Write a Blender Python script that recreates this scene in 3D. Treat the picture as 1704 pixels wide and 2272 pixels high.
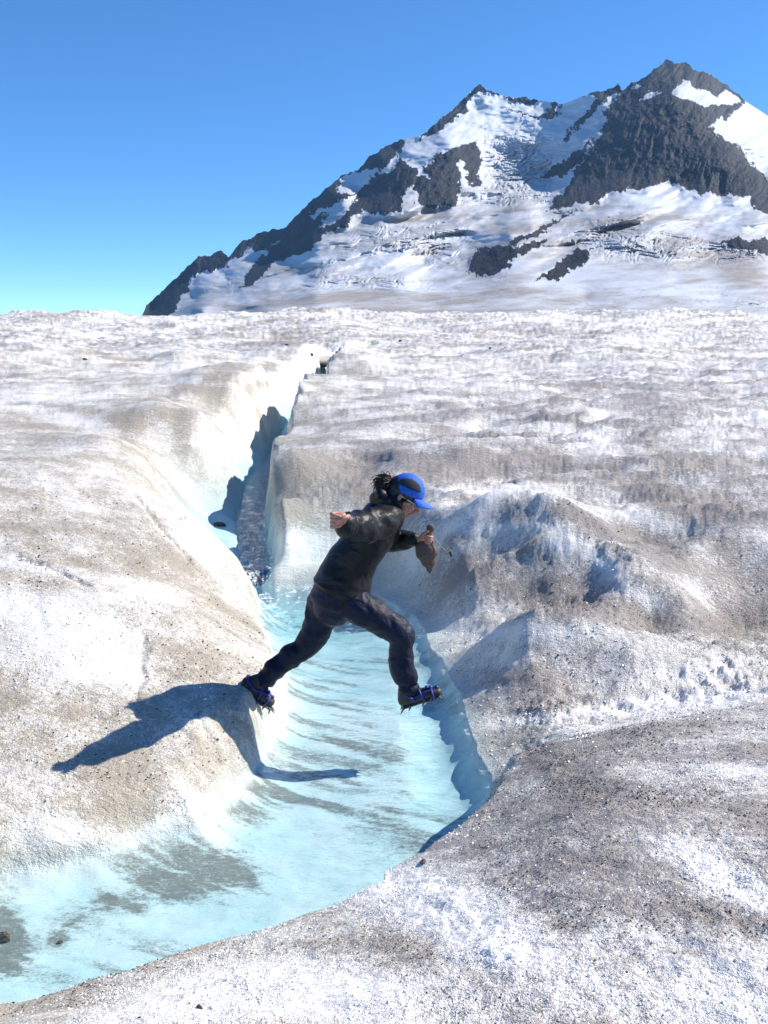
import bpy, bmesh, math, random
import numpy as np
from mathutils import Vector, Matrix

for o in list(bpy.data.objects):
    bpy.data.objects.remove(o, do_unlink=True)
scene = bpy.context.scene
col = scene.collection

# ------------------------------------------------------------------ camera
F = 2230.0                      # focal length in photo pixels (photo 1704 x 2272)
CAMZ = 2.35                     # eye height above the stream
TH = math.atan(376.0 / F)       # pitch down
cam_d = bpy.data.cameras.new('camera')
cam_d.sensor_fit = 'VERTICAL'
cam_d.angle = 2 * math.atan(1136.0 / F)
cam_d.clip_start = 0.05
cam_d.clip_end = 20000
cam = bpy.data.objects.new('camera', cam_d)
cam.location = (0, 0, CAMZ)
cam.rotation_euler = (math.pi / 2 - TH, 0, 0)
col.objects.link(cam)
scene.camera = cam

# ------------------------------------------------------------------ light
SUN_AZ = math.radians(73)       # to the right of the view direction
SUN_EL = math.radians(40)
SUN = Vector((math.sin(SUN_AZ) * math.cos(SUN_EL), math.cos(SUN_AZ) * math.cos(SUN_EL), math.sin(SUN_EL)))
w = bpy.data.worlds.new('World')
scene.world = w
w.use_nodes = True
wn = w.node_tree
wn.nodes.clear()
sky = wn.nodes.new('ShaderNodeTexSky')
sky.sky_type = 'NISHITA'
sky.sun_disc = False
sky.sun_elevation = SUN_EL
sky.sun_rotation = SUN_AZ
sky.altitude = 2600
sky.air_density = 0.75
sky.dust_density = 0.0
sky.ozone_density = 3.0
hs = wn.nodes.new('ShaderNodeHueSaturation')
hs.inputs['Saturation'].default_value = 1.18
bg = wn.nodes.new('ShaderNodeBackground')
bg.inputs['Strength'].default_value = 0.132
wo = wn.nodes.new('ShaderNodeOutputWorld')
wn.links.new(sky.outputs[0], hs.inputs['Color'])
tn = wn.nodes.new('ShaderNodeMix'); tn.data_type = 'RGBA'; tn.blend_type = 'MULTIPLY'
tn.inputs[0].default_value = 1.0; tn.inputs[7].default_value = (0.76, 0.93, 1.0, 1.0)
wn.links.new(hs.outputs[0], tn.inputs[6]); wn.links.new(tn.outputs[2], bg.inputs['Color'])
wn.links.new(bg.outputs[0], wo.inputs['Surface'])
sd = bpy.data.lights.new('sun', 'SUN')
sd.energy = 4.8
sd.angle = math.radians(0.53)
sd.color = (1.0, 0.93, 0.82)
so = bpy.data.objects.new('sun', sd)
so.rotation_euler = SUN.to_track_quat('Z', 'Y').to_euler()
so.location = (6, 4, 9)
col.objects.link(so)
scene.view_settings.view_transform = 'Standard'
scene.view_settings.look = 'None'
scene.view_settings.exposure = 0.72
scene.view_settings.gamma = 1.0
scene.view_settings.use_curve_mapping = False
scene.cycles.max_bounces = 6
scene.cycles.diffuse_bounces = 3
scene.cycles.glossy_bounces = 3
scene.cycles.transparent_max_bounces = 8
scene.cycles.sample_clamp_indirect = 4.0
scene.cycles.sample_clamp_direct = 12.0

# ------------------------------------------------------------------ helpers
CT, ST = math.cos(TH), math.sin(TH)
def ray(u, v):
    a = (u - 852.0) / F; b = (1136.0 - v) / F
    return np.array([a, CT + b * ST, -ST + b * CT])
def at_z(u, v, z):              # the point seen at photo pixel u, v that lies at height z
    r = ray(u, v); t = (z - CAMZ) / r[2]
    return r[0] * t, r[1] * t, z
def at_y(u, v, y):              # ... that lies at distance y
    r = ray(u, v); t = y / r[1]
    return Vector((r[0] * t, y, CAMZ + r[2] * t))
def to_px(x, y, z):
    zz = z - CAMZ
    dpt = np.maximum(y * CT - zz * ST, 1e-3)
    return 852 + F * x / dpt, 1136 - F * (y * ST + zz * CT) / dpt

def _h(ix, iy, iz, seed):
    n = (ix.astype(np.int64) * 374761393 + iy.astype(np.int64) * 668265263 + iz * 2147483647 + seed * 974634777) & 0xffffffff
    n = ((n ^ (n >> 13)) * 1274126177) & 0xffffffff
    return (n ^ (n >> 16)) & 0xffff
def pn(x, y, seed=0):           # 2D gradient noise, about -0.7..0.7
    x = np.asarray(x, np.float64); y = np.asarray(y, np.float64)
    ix = np.floor(x); iy = np.floor(y); fx = x - ix; fy = y - iy
    ix = ix.astype(np.int64); iy = iy.astype(np.int64)
    def g(ax, ay, dx, dy):
        a = _h(ax, ay, 0, seed) * (2 * math.pi / 65536)
        return np.cos(a) * dx + np.sin(a) * dy
    ux = fx * fx * fx * (fx * (fx * 6 - 15) + 10); uy = fy * fy * fy * (fy * (fy * 6 - 15) + 10)
    a = g(ix, iy, fx, fy); b = g(ix + 1, iy, fx - 1, fy)
    c = g(ix, iy + 1, fx, fy - 1); d = g(ix + 1, iy + 1, fx - 1, fy - 1)
    return (a + (b - a) * ux) + ((c + (d - c) * ux) - (a + (b - a) * ux)) * uy
def fbm(x, y, octv=4, seed=0, gain=0.5, lac=2.03):
    s = 0; am = 1.0; fr = 1.0
    for k in range(octv):
        s = s + am * pn(x * fr + 17.3 * k, y * fr - 9.1 * k, seed + k)
        am *= gain; fr *= lac
    return s
def sm(a, b, x):
    t = np.clip((x - a) / (b - a), 0, 1)
    return t * t * (3 - 2 * t)

def link(name, me, mat=None, parent=None):
    o = bpy.data.objects.new(name, me)
    col.objects.link(o)
    if mat is not None:
        me.materials.append(mat)
    if parent is not None:
        o.parent = parent
    return o
def np_mesh(name, V, Q, attrs=None, smooth=True):
    me = bpy.data.meshes.new(name)
    V = np.ascontiguousarray(V, np.float32); Q = np.ascontiguousarray(Q, np.int32)
    k = Q.shape[1]
    me.vertices.add(len(V)); me.vertices.foreach_set('co', V.ravel())
    me.loops.add(Q.size); me.loops.foreach_set('vertex_index', Q.ravel())
    me.polygons.add(len(Q))
    me.polygons.foreach_set('loop_start', np.arange(0, Q.size, k, dtype=np.int32))
    try:
        me.polygons.foreach_set('loop_total', np.full(len(Q), k, np.int32))
    except Exception:
        pass
    me.polygons.foreach_set('use_smooth', np.full(len(Q), smooth, bool))
    me.update(calc_edges=True)
    for n, a in (attrs or {}).items():
        at = me.attributes.new(n, 'FLOAT', 'POINT')
        at.data.foreach_set('value', np.ascontiguousarray(a, np.float32))
    return me
def grid_quads(nr, nc):
    i = np.arange(nr * nc, dtype=np.int32).reshape(nr, nc)
    return np.stack([i[:-1, :-1], i[:-1, 1:], i[1:, 1:], i[1:, :-1]], -1).reshape(-1, 4)
def tag(o, label=None, cat=None, group=None, kind=None):
    if label: o['label'] = label
    if cat: o['category'] = cat
    if group: o['group'] = group
    if kind: o['kind'] = kind
    return o

class NT:                       # small node-tree helper
    def __init__(s, name):
        s.m = bpy.data.materials.new(name); s.m.use_nodes = True
        s.t = s.m.node_tree; s.t.nodes.clear()
        s.out = s.n('ShaderNodeOutputMaterial')
    def n(s, typ, **kw):
        nd = s.t.nodes.new(typ)
        for k, v in kw.items():
            if hasattr(nd, k): setattr(nd, k, v)
        return nd
    def l(s, a, b): s.t.links.new(a, b)
    def setin(s, nd, key, val):
        if hasattr(val, 'is_output') or isinstance(val, bpy.types.NodeSocket): s.l(val, nd.inputs[key])
        else: nd.inputs[key].default_value = val
    def attr(s, name):
        return s.n('ShaderNodeAttribute', attribute_name=name).outputs['Fac']
    def math(s, op, a, b=0.0, c=None, clamp=False):
        nd = s.n('ShaderNodeMath', operation=op); nd.use_clamp = clamp
        s.setin(nd, 0, a); s.setin(nd, 1, b)
        if c is not None: s.setin(nd, 2, c)
        return nd.outputs[0]
    def pos(s, scale=(1, 1, 1), rot=(0, 0, 0)):
        g = s.n('ShaderNodeNewGeometry'); mp = s.n('ShaderNodeMapping')
        mp.inputs['Scale'].default_value = scale; mp.inputs['Rotation'].default_value = rot
        s.l(g.outputs['Position'], mp.inputs['Vector']); return mp.outputs[0]
    def objpos(s, scale=(1, 1, 1)):
        g = s.n('ShaderNodeTexCoord'); mp = s.n('ShaderNodeMapping')
        mp.inputs['Scale'].default_value = scale
        s.l(g.outputs['Object'], mp.inputs['Vector']); return mp.outputs[0]
    def noise(s, vec, scale, detail=3.0, rough=0.55, dist=0.0):
        nd = s.n('ShaderNodeTexNoise'); s.l(vec, nd.inputs['Vector'])
        nd.inputs['Scale'].default_value = scale; nd.inputs['Detail'].default_value = detail
        nd.inputs['Roughness'].default_value = rough; nd.inputs['Distortion'].default_value = dist
        return nd.outputs[0]
    def voro(s, vec, scale, feature='F1'):
        nd = s.n('ShaderNodeTexVoronoi', feature=feature); s.l(vec, nd.inputs['Vector'])
        nd.inputs['Scale'].default_value = scale
        return nd
    def rng(s, x, a, b, c=0.0, d=1.0, smooth=True):
        nd = s.n('ShaderNodeMapRange'); nd.clamp = True
        if smooth: nd.interpolation_type = 'SMOOTHSTEP'
        s.setin(nd, 0, x)
        for i, v in enumerate((a, b, c, d)): nd.inputs[i + 1].default_value = v
        return nd.outputs[0]
    def mix(s, f, a, b, mode='MIX'):
        nd = s.n('ShaderNodeMix', data_type='RGBA', blend_type=mode)
        s.setin(nd, 0, f); s.setin(nd, 6, a); s.setin(nd, 7, b)
        return nd.outputs[2]
    def bump(s, h, dist, strength=1.0, normal=None):
        nd = s.n('ShaderNodeBump'); s.l(h, nd.inputs['Height'])
        nd.inputs['Distance'].default_value = dist; s.setin(nd, 'Strength', strength)
        if normal is not None: s.l(normal, nd.inputs['Normal'])
        return nd.outputs[0]
    def bsdf(s, color, rough=0.6, normal=None, **kw):
        nd = s.n('ShaderNodeBsdfPrincipled'); s.setin(nd, 'Base Color', color); s.setin(nd, 'Roughness', rough)
        if normal is not None: s.l(normal, nd.inputs['Normal'])
        for k, v in kw.items(): s.setin(nd, k.replace('_', ' '), v)
        return nd
    def done(s, nd):
        s.l(nd.outputs[0], s.out.inputs['Surface']); return s.m
def C(r, g, b): return (r, g, b, 1.0)
# ------------------------------------------------------------------ glacier: shape
BY = np.array([-50, 0, 3, 5, 7, 9, 10.8, 12.5, 17.5, 23.5, 33, 60, 100, 150, 200, 260, 400, 900])
BZ = np.array([.8, .75, .70, .50, .40, .62, .72, .80, 1.08, 1.42, 1.78, 2.4, 4.0, 6.15, 7.3, 7.0, 0, -40])
def base_z(y): return np.interp(y, BY, BZ)

CTRL = [  # photo pixel u, v and the height of the ice there
 # near right dome
 (1300,2260,.76),(900,2260,.74),(500,2260,.70),(100,2260,.60),(1650,2260,.78),(1300,2000,.73),(1650,2000,.78),
 (1300,1800,.68),(1650,1780,.74),(1650,1640,.62),(1450,1680,.62),(1300,1700,.58),(1220,1668,.44),(1300,1650,.47),(1400,1612,.50),(1500,1595,.50),(1650,1575,.52),(1150,1700,.38),
 (1055,1830,.45),(950,1900,.45),(850,1960,.44),(700,2020,.42),(600,2055,.41),(400,2115,.39),(200,2180,.37),(20,2240,.34),
 (1000,1980,.58),(800,2080,.56),(600,2150,.54),(1130,1850,.56),
 # melt rill between dome and whaleback
 (1100,1590,.08),(1200,1580,.11),(1350,1560,.14),(1480,1535,.18),(1640,1520,.24),(1090,1650,.10),(1150,1610,.11),(1300,1592,.15),(1500,1570,.20),
 # whaleback
 (1050,1385,.36),(970,1402,.27),(1080,1545,.14),(1200,1535,.16),
 (1330,1528,.17),(1150,1460,.31),(1280,1460,.31),(1040,1500,.17),(1000,1450,.16),
 # right bank of the upper channel, buttress
 (650,1180,.42),(720,1180,.42),
 (800,1060,.76),(800,1240,.22),(800,1190,.38),(700,1260,.12),(850,1140,.60),
 (860,1250,.26),(920,1270,.30),(880,1300,.16),(935,1330,.16),(900,1230,.38),
 # left bank, near
 (230,1860,.12),(20,1900,.12),(120,1860,.15),(400,1800,.13),(500,1740,.15),(580,1650,.22),(620,1560,.27),(600,1480,.28),
 (200,1700,.27),(20,1700,.30),(350,1650,.28),(450,1560,.37),(200,1580,.40),(20,1560,.45),(350,1500,.45),(520,1430,.42),
 (200,1450,.56),(20,1430,.6),(400,1350,.62),(200,1300,.75),(20,1300,.78),(570,1340,.24),(560,1380,.30),
 (540,1255,.44),(440,1150,.78),(330,1040,1.08),(250,970,1.27),(400,1220,.74),(250,1150,.93),(50,1150,1.0),(100,1000,1.15),(180,940,1.25),
 # canyon wall and its lip
 (480,1180,.20),(500,1235,.14),(450,1140,.32),(400,1060,.74),(450,1085,.5),(350,985,1.02),(300,935,1.3),
 (430,915,1.38),(380,900,1.38),(530,858,1.56),(590,825,1.68),(640,800,1.82),(700,785,1.95),(740,778,2.05),
 (550,930,1.02),(500,1000,.72),(620,880,1.08),(680,835,1.35),(200,880,1.42),(100,850,1.5),(400,830,1.62),
]
WCTRL = [(0.50, 8.0, .14), (0.56, 7.2, .12), (0.66, 6.6, .11), (0.70, 6.0, .07), (0.74, 5.6, .10), (.46, 8.5, .14), (.30, 9.0, .14), (-.1, 9.75, .12), (-.5, 9.8, .14), (-1.5, 9.35, .22), (-1.7, 9.5, .42), (-1.9, 9.5, .62), (-1.93, 11.4, .22), (-1.8, 11.0, .20), (-1.75, 10.35, .20), (-1.95, 10.9, .24), (-2.15, 11.8, .30), (-1.62, 9.95, .16), (-2.0, 10.1, .42), (-2.35, 10.6, .70), (-2.55, 11.6, .85), (-1.75, 11.6, .24), (-2.5, 13, .85)]
YCTRL = [(605,1195,9.95),(602,1150,10.15),(612,1080,10.3),(620,1000,12.0),(680,900,17.5),(715,850,24.0),(745,810,32.0),(660,1110,10.6),(720,1100,10.9),(690,1000,12.4),(780,950,14.5),(760,880,19.0),  # photo pixel u, v and the distance of the ice there
 (1170,1372,6.62),(1300,1394,6.48),(1400,1442,6.3),(1470,1502,6.15),(1150,1350,7.9),(1300,1372,7.75),(1450,1420,7.3),(1560,1425,7.1),(1650,1432,7.0),(1000,1365,7.9),(1170,1440,6.5),
 (1300,1320,7.7),(1300,1250,8.0),(1400,1355,7.3),(1350,1330,7.5),(1400,1290,7.6),(1500,1335,7.3),(1450,1320,7.42),(1350,1268,7.8),(1550,1385,7.1),(1150,1285,8.08),(1000,1290,8.2),(1220,1300,7.9),
 (1240,1200,8.3),(1180,1145,8.7),(1130,1225,8.45),(1050,1190,8.75),(960,1230,8.8),(1090,1165,8.9),
 (1300,1180,9.1),(1420,1230,8.6),(1100,1135,9.6),(1000,1150,9.5),(1200,1150,9.2),(1080,1092,9.25),(1200,1095,9.2),(1300,1112,9.05),(1420,1160,8.8),(950,1120,9.6),(1480,1200,8.6),
 (1150,1078,11.0),(1300,1088,10.8),(1450,1130,10.0),(1500,1250,8.3),
 (1560,1215,8.2),(1640,1200,8.3),(1704,1200,8.3),(1575,1262,8.2),(1600,1395,7.6),(1700,1405,7.6),(1660,1300,8.05),
 (1600,1130,9.8),(1500,1080,10.6),(1650,1060,11.0),
 (870,1010,11.9),(950,1000,12.1),(1050,1005,11.9),(1000,1060,11.5),(880,1065,11.3),(1130,1040,11.8),(950,985,14.2),(1100,990,14.0),
 (1300,1000,12.8),(1500,980,13.4),(1650,980,13.4),(1300,915,16.2),(1250,935,15.5),(1300,900,18.5)]
_c = np.array([at_z(u, v, z) for u, v, z in CTRL] + WCTRL + [tuple(at_y(u, v, yy)) for u, v, yy in YCTRL])
def _ab(x, y): return x / (y + 0.0), np.log(np.maximum(y, 1.0))
_ca, _cb = _ab(_c[:, 0], _c[:, 1])
_res = _c[:, 2] - base_z(_c[:, 1])
_R = np.sqrt((_ca[:, None] - _ca) ** 2 + (_cb[:, None] - _cb) ** 2 + 0.03 ** 2)
_n = len(_ca)
_A = np.zeros((_n + 1, _n + 1)); _A[:_n, :_n] = _R - np.eye(_n) * 0.004; _A[:_n, _n] = 1; _A[_n, :_n] = 1
_w = np.linalg.solve(_A, np.append(_res, 0))
def resid(x, y):
    a, b = x / np.maximum(y, 1.0), np.log(np.maximum(y, 1.0))
    s = np.full(x.shape, _w[_n])
    for i in range(_n):
        s = s + _w[i] * np.sqrt((a - _ca[i]) ** 2 + (b - _cb[i]) ** 2 + 0.03 ** 2)
    edge = np.maximum(np.abs(a) - 0.40, 0)
    s = s * np.exp(-(edge / 0.25) ** 2) * (1 - sm(30, 55, y)) * sm(0.9, 2.0, y)
    return np.clip(s, -1.2, 1.2)

def water_z(y):
    return 0.15 * sm(9.45, 9.75, y) + 0.025 * np.maximum(y - 9.8, 0)

# stream outline, anticlockwise in plan: up the left bank, down the right
def _wl(u, v, y0=None):
    z = 0.0
    for k in range(40):
        x, y, _ = at_z(u, v, z); z = 0.6 * z + 0.4 * float(water_z(np.array(y)))
    return (x, y)
left = [(-420,2010),(-150,1965),(0,1935),(120,1915),(230,1893),(300,1870),(450,1838),(520,1762),(583,1685),(600,1640),(632,1600),(640,1540),(618,1480),(590,1420),
        (566,1370),(574,1335),(556,1300)]
leftup = [(527,1262),(530,1200),(520,1140),(545,1075),(600,985),(645,920),(690,872),(735,825)]
right = [(700,1302),(800,1308),(870,1340),(925,1375),(950,1420),(985,1480),(1015,1530),(1035,1590),(1050,1640),(1078,1690),(1090,1720)]
PU = [_wl(*p) for p in leftup]; PU += [(-1.9, PU[-1][1] + 5), (-0.9, PU[-1][1] + 12)]
PL = [_wl(*p) for p in left] + PU
PR_up = []
for (x, y) in PU[::-1]:
    PR_up.append((x + 0.34 + 0.010 * (y - 10) + 0.05 * math.sin(y * 1.7), y))
PR_up = [p for p in PR_up if p[1] > 10.0]
PR = PR_up + [(-1.10, 9.85), (-1.06, 9.55)] + [_wl(*p) for p in right]
near = [(0.52,4.66),(0.36,4.15),(0.05,3.66),(-0.42,3.36),(-0.85,3.18),(-1.25,3.04),(-1.9,2.84),(-2.6,2.72)]
POLY = np.array(PL + PR + near)
def sdf(x, y):                  # negative inside the stream
    x = x + 0.0; d2 = np.full(x.shape, 1e9); ins = np.zeros(x.shape, bool)
    n = len(POLY)
    for i in range(n):
        ax, ay = POLY[i]; bx, by = POLY[(i + 1) % n]
        ex, ey = bx - ax, by - ay
        t = np.clip(((x - ax) * ex + (y - ay) * ey) / (ex * ex + ey * ey), 0, 1)
        d2 = np.minimum(d2, (x - ax - t * ex) ** 2 + (y - ay - t * ey) ** 2)
        if ay != by:
            c = ((ay > y) != (by > y)) & (x < (bx - ax) * (y - ay) / (by - ay) + ax)
            ins ^= c
    d = np.sqrt(d2)
    return np.where(ins, -d, d)

def blobs(u, v, lst):
    s = np.zeros(u.shape)
    for (cu, cv, ru, rv, ang, amt) in lst:
        a = math.radians(ang); du = u - cu; dv = v - cv
        p = (du * math.cos(a) + dv * math.sin(a)) / ru; q = (-du * math.sin(a) + dv * math.cos(a)) / rv
        s = s + amt * np.exp(-(p * p + q * q))
    return s

def surface(x, y):
    S = {}
    wig = 0.030 * fbm(x * 2.3, y * 2.3, 3, 5) + 0.005 * fbm(x * 11, y * 11, 2, 9)
    d = sdf(x, y) + wig * (1 + 0.05 * y)
    W = water_z(y)
    land = base_z(y) + resid(x, y)
    u, v = to_px(x, y, land)
    gy = np.gradient(land, axis=0) / np.maximum(np.gradient(y, axis=0), 1e-6); gx = np.gradient(land, axis=1) / np.maximum(np.gradient(x, axis=1), 1e-6)
    att = 1 / (1 + (1.6 * np.hypot(gx, gy)) ** 2)
    # mid relief
    far = sm(8, 30, y)
    right_side = sm(-0.1, 0.1, x / y - 0.02)
    amp = 0.016 + 0.030 * far + 0.034 * right_side * sm(4.8, 6.5, y)
    land = land + att * amp * fbm(x * 1.9 + 0.4 * y, y * 2.6, 4, 21, 0.55)
    # ablation ripples: long low ridges that run across the view far off
    rip = fbm(x * 0.22 + 3, y * 0.55, 4, 31, 0.6)
    land = land + far * 0.16 * rip * np.clip(y / 40, 0.3, 5.0) + far * 0.012 * y * fbm(x / (y + 1) * 7 + 5, np.log(y) * 2.5, 3, 33)
    rip2 = 1 - np.abs(fbm(x * 0.5 - y * 0.2, y * 1.3 + 0.3 * x, 4, 35, 0.6)) * 2.2
    land = land + sm(9, 18, y) * 0.05 * rip2 * np.clip(y / 25, 0.4, 2.0)
    # rough slush and rotten ice
    rough = blobs(u, v, [(1250,1575,260,28,-6,1.0),(1560,1490,160,55,0,1.0),(1120,1640,80,30,10,.9),(1640,1400,110,60,0,.6),
                         (1330,1240,160,45,35,.7),(1100,1250,170,40,0,.55),(1200,1330,260,40,10,.5),(1150,1210,160,60,0,.5),
                         (150,1860,120,45,0,.9),(380,1825,110,26,-28,.9),(1500,1150,170,60,20,.35),(1280,960,160,30,10,.7),
                         (700,1240,90,60,0,.45),(1000,2040,260,90,28,.35),(520,2200,220,60,-10,.45),(1230,1700,160,50,30,.45),
                         (1620,1960,140,60,28,.4),(1620,920,130,30,-20,.6),(620,1040,40,80,0,.2),(1480,1080,60,50,0,.5),(720,1100,130,110,0,.7),(760,1230,120,50,0,.6)])
    rough = np.clip(rough + 0.12 + 0.10 * right_side, 0, 1.1)
    sc = 1.0
    g1 = fbm(x * 9, y * 9, 3, 41, 0.6); g2 = fbm(x * 26, y * 26, 3, 47, 0.6)
    nearfade = 1 - sm(9, 22, y)
    g0 = fbm(x * 3.6, y * 4.2, 2, 39, 0.5)
    land = land + att * rough * nearfade * (0.1 + 0.9 * sm(0.02, 0.28, d)) * (0.050 * g0 + 0.026 * g1 + 0.010 * g2)
    land = land + rough * (1 - nearfade) * 0.05 * fbm(x * 4, y * 4, 3, 43)
    mnd = 1 - 2.4 * np.abs(fbm(x * 0.42 + 0.25 * y + 4, y * 1.05 - 0.12 * x, 3, 58, 0.45))
    zone = right_side * sm(6.8, 8.2, y) * (1 - sm(20, 34, y)) * sm(0.1, 0.7, d)
    land = land + zone * 0.13 * np.clip(mnd, -1, 1) * (0.45 + 0.55 * att)
    lump = (0.30 - np.abs(fbm(x * 5.2 + 2, y * 6.0, 3, 57, 0.55))) * 1.0
    land = land + att * (1 - sm(12, 26, y)) * sm(0.0, 0.2, d) * (0.012 + 0.020 * right_side * sm(4.6, 6, y)) * lump
    land = land + blobs(u, v, [(150,1850,70,34,0,.09),(235,1845,40,26,0,.05),(370,1820,60,20,-28,.05),(452,1800,22,24,0,.05),(60,1870,60,24,0,.04)])
    # sculpted snow dimples (white patch near the camera, left bank)
    land = land + 0.006 * fbm(x * 6, y * 6, 3, 51)
    # hollow crack running down the right side
    def crack(pts, wd, dp, L):
        P = np.array([at_z(*p)[:2] for p in pts]); dd = np.full(x.shape, 1e9)
        for i in range(len(P) - 1):
            e = P[i + 1] - P[i]
            t = np.clip(((x - P[i, 0]) * e[0] + (y - P[i, 1]) * e[1]) / (e @ e), 0, 1)
            dd = np.minimum(dd, np.hypot(x - P[i, 0] - t * e[0], y - P[i, 1] - t * e[1]))
        dd = dd + 0.04 * fbm(x * 7, y * 7, 3, 61)
        return L - dp * np.exp(-(np.maximum(dd, 0) / wd) ** 2)
    land = crack([(1020,1060,.95),(1080,1040,1.0),(1130,1042,1.0)], 0.07, 0.12, land)
    land = crack([(1250,945,1.2),(1340,915,1.3)], 0.14, 0.08, land)
    land = crack([(1030,1010,1.1),(1290,1015,1.05)], 0.07, 0.05, land)
    land = crack([(620,1012,1.0),(760,1000,1.02),(860,1005,1.05)], 0.06, 0.035, land)
    land = crack([(960,1350,.40),(940,1310,.4)], 0.05, 0.10, land)
    land = crack([(560,1100,.9),(470,1010,1.2),(400,950,1.3)], 0.08, 0.0, land)
    land = crack([(40,1250,.8),(120,1265,.8),(200,1290,.78)], 0.03, 0.03, land)
    land = crack([(300,1130,.9),(420,1210,.8),(520,1300,.5)], 0.025, 0.025, land)
    land = crack([(320,1400,.6),(300,1560,.42),(330,1620,.35)], 0.03, 0.018, land)
    land = crack([(430,1580,.35),(520,1670,.25)], 0.03, 0.02, land)
    # fluted canyon wall on the left side of the upper channel
    cl = (np.interp(y, [p[1] for p in PU], [p[0] for p in PU]))
    side = cl - x
    fl = sm(11.8, 14, y) * sm(0.15, 0.5, side) * np.exp(-((side - 0.8) / 0.75) ** 2) * (x < cl + 0.1) * (1 - sm(45, 60, y))
    yy = y + 0.25 * side
    sc_ = np.clip(16 / y, .35, 1.3)
    flute = (1 - 2.6 * np.abs(pn(yy * 1.9 * sc_, side * 0.35, 71))) * 0.10 + 0.035 * pn(yy * 5.5 * sc_, side * 0.6, 73) * 1.5
    land = land + fl * flute * 1.3
    # bank profile
    bh = np.maximum(land - W, 0.03)
    wallw = 0.16 + 0.12 * (y < 5.4) * (x < 0)
    ww = blobs(u, v, [(500,1000,170,130,-40,.75),(620,880,90,60,-45,.9),(690,830,50,40,-45,.9),(880,1300,80,70,0,.35),(1010,1470,40,60,0,.06),(700,1230,100,80,0,.15),
                      (450,1150,60,60,0,.1)])
    rb = sm(-0.75, -0.2, x) * sm(4.85, 5.3, y) * (1 - sm(9.8, 10.4, y))
    wallw = wallw + 0.30 * rb
    ww = np.where((x < -1.2) & (y > 11), wallw + ww, wallw + np.minimum(ww, .35))
    ww = np.where((y > 9.9) & (x > cl + 0.15), 0.14 + 0.07 * np.sin(y * 3.1) + 0.05 * np.sin(y * 7.7), ww)
    pexp = 2.3 - 1.0 * rb
    t = np.clip(d / np.maximum(ww, .1), 0, 1)
    prof = 1 - (1 - t) ** pexp
    z = W + bh * prof
    zl = np.where(d > 0, z, 0)
    # bed
    deep = 0.09 + 0.11 * sm(0.05, 0.50, x) * sm(4.4, 5.4, y) * (1 - sm(7.6, 8.6, y)) + 0.12 * sm(7.6, 9.2, y) + 0.55 * sm(9.5, 10.5, y)
    deep = deep * (1 + 0.28 * fbm(x * 0.9 + y * 0.9, y * 2.6 - x * 1.4, 3, 81)) + 0.006 * fbm(x * 5, y * 7, 3, 83)
    deep = deep - 0.05 * np.exp(-(((x + 0.15) / 0.35) ** 2 + ((y - 5.9) / 0.8) ** 2))
    bed = W - (0.03 + np.clip(deep, 0.05, 0.8)) * (1 - np.exp(np.minimum(d, 0) / 0.15))
    bed = bed - 0.0
    z = np.where(d > 0, zl, bed)
    near_w = np.exp(-np.maximum(d, 0) / 0.10)
    S['z'] = z; S['d'] = d; S['W'] = W
    # ---- colour attributes
    u, v = to_px(x, y, z)
    nz = fbm(x * 1.1 + 0.3 * y, y * 1.6, 5, 91, 0.6)
    nzf = fbm(x * 0.28, y * 0.9, 5, 95, 0.62)
    dirt_shade = 0.50 - 0.16 * far + 0.75 * nz * (1 - far * .6) + 0.85 * nzf * far
    pm = 0.35 + 0.9 * sm(-0.25, 0.3, fbm(u / 260, v / 36, 3, 111))
    dirt_shade = dirt_shade + sm(9, 16, y) * (0.70 * pm * fbm(u / 130 + v / 40, v / 11, 3, 97, 0.5) + 0.22 * fbm(u / 420 + 2, v / 60, 2, 113) + 0.05)  # far streaks: dirty bands, plus shade of low ridge faces painted in
    dirt_shade = dirt_shade + 0.10 * (1 - sm(4.6, 5.6, y)) * sm(-0.9, -0.3, x) + zone * 0.30 * (np.clip(mnd, -1, 1) - 0.35)
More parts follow.
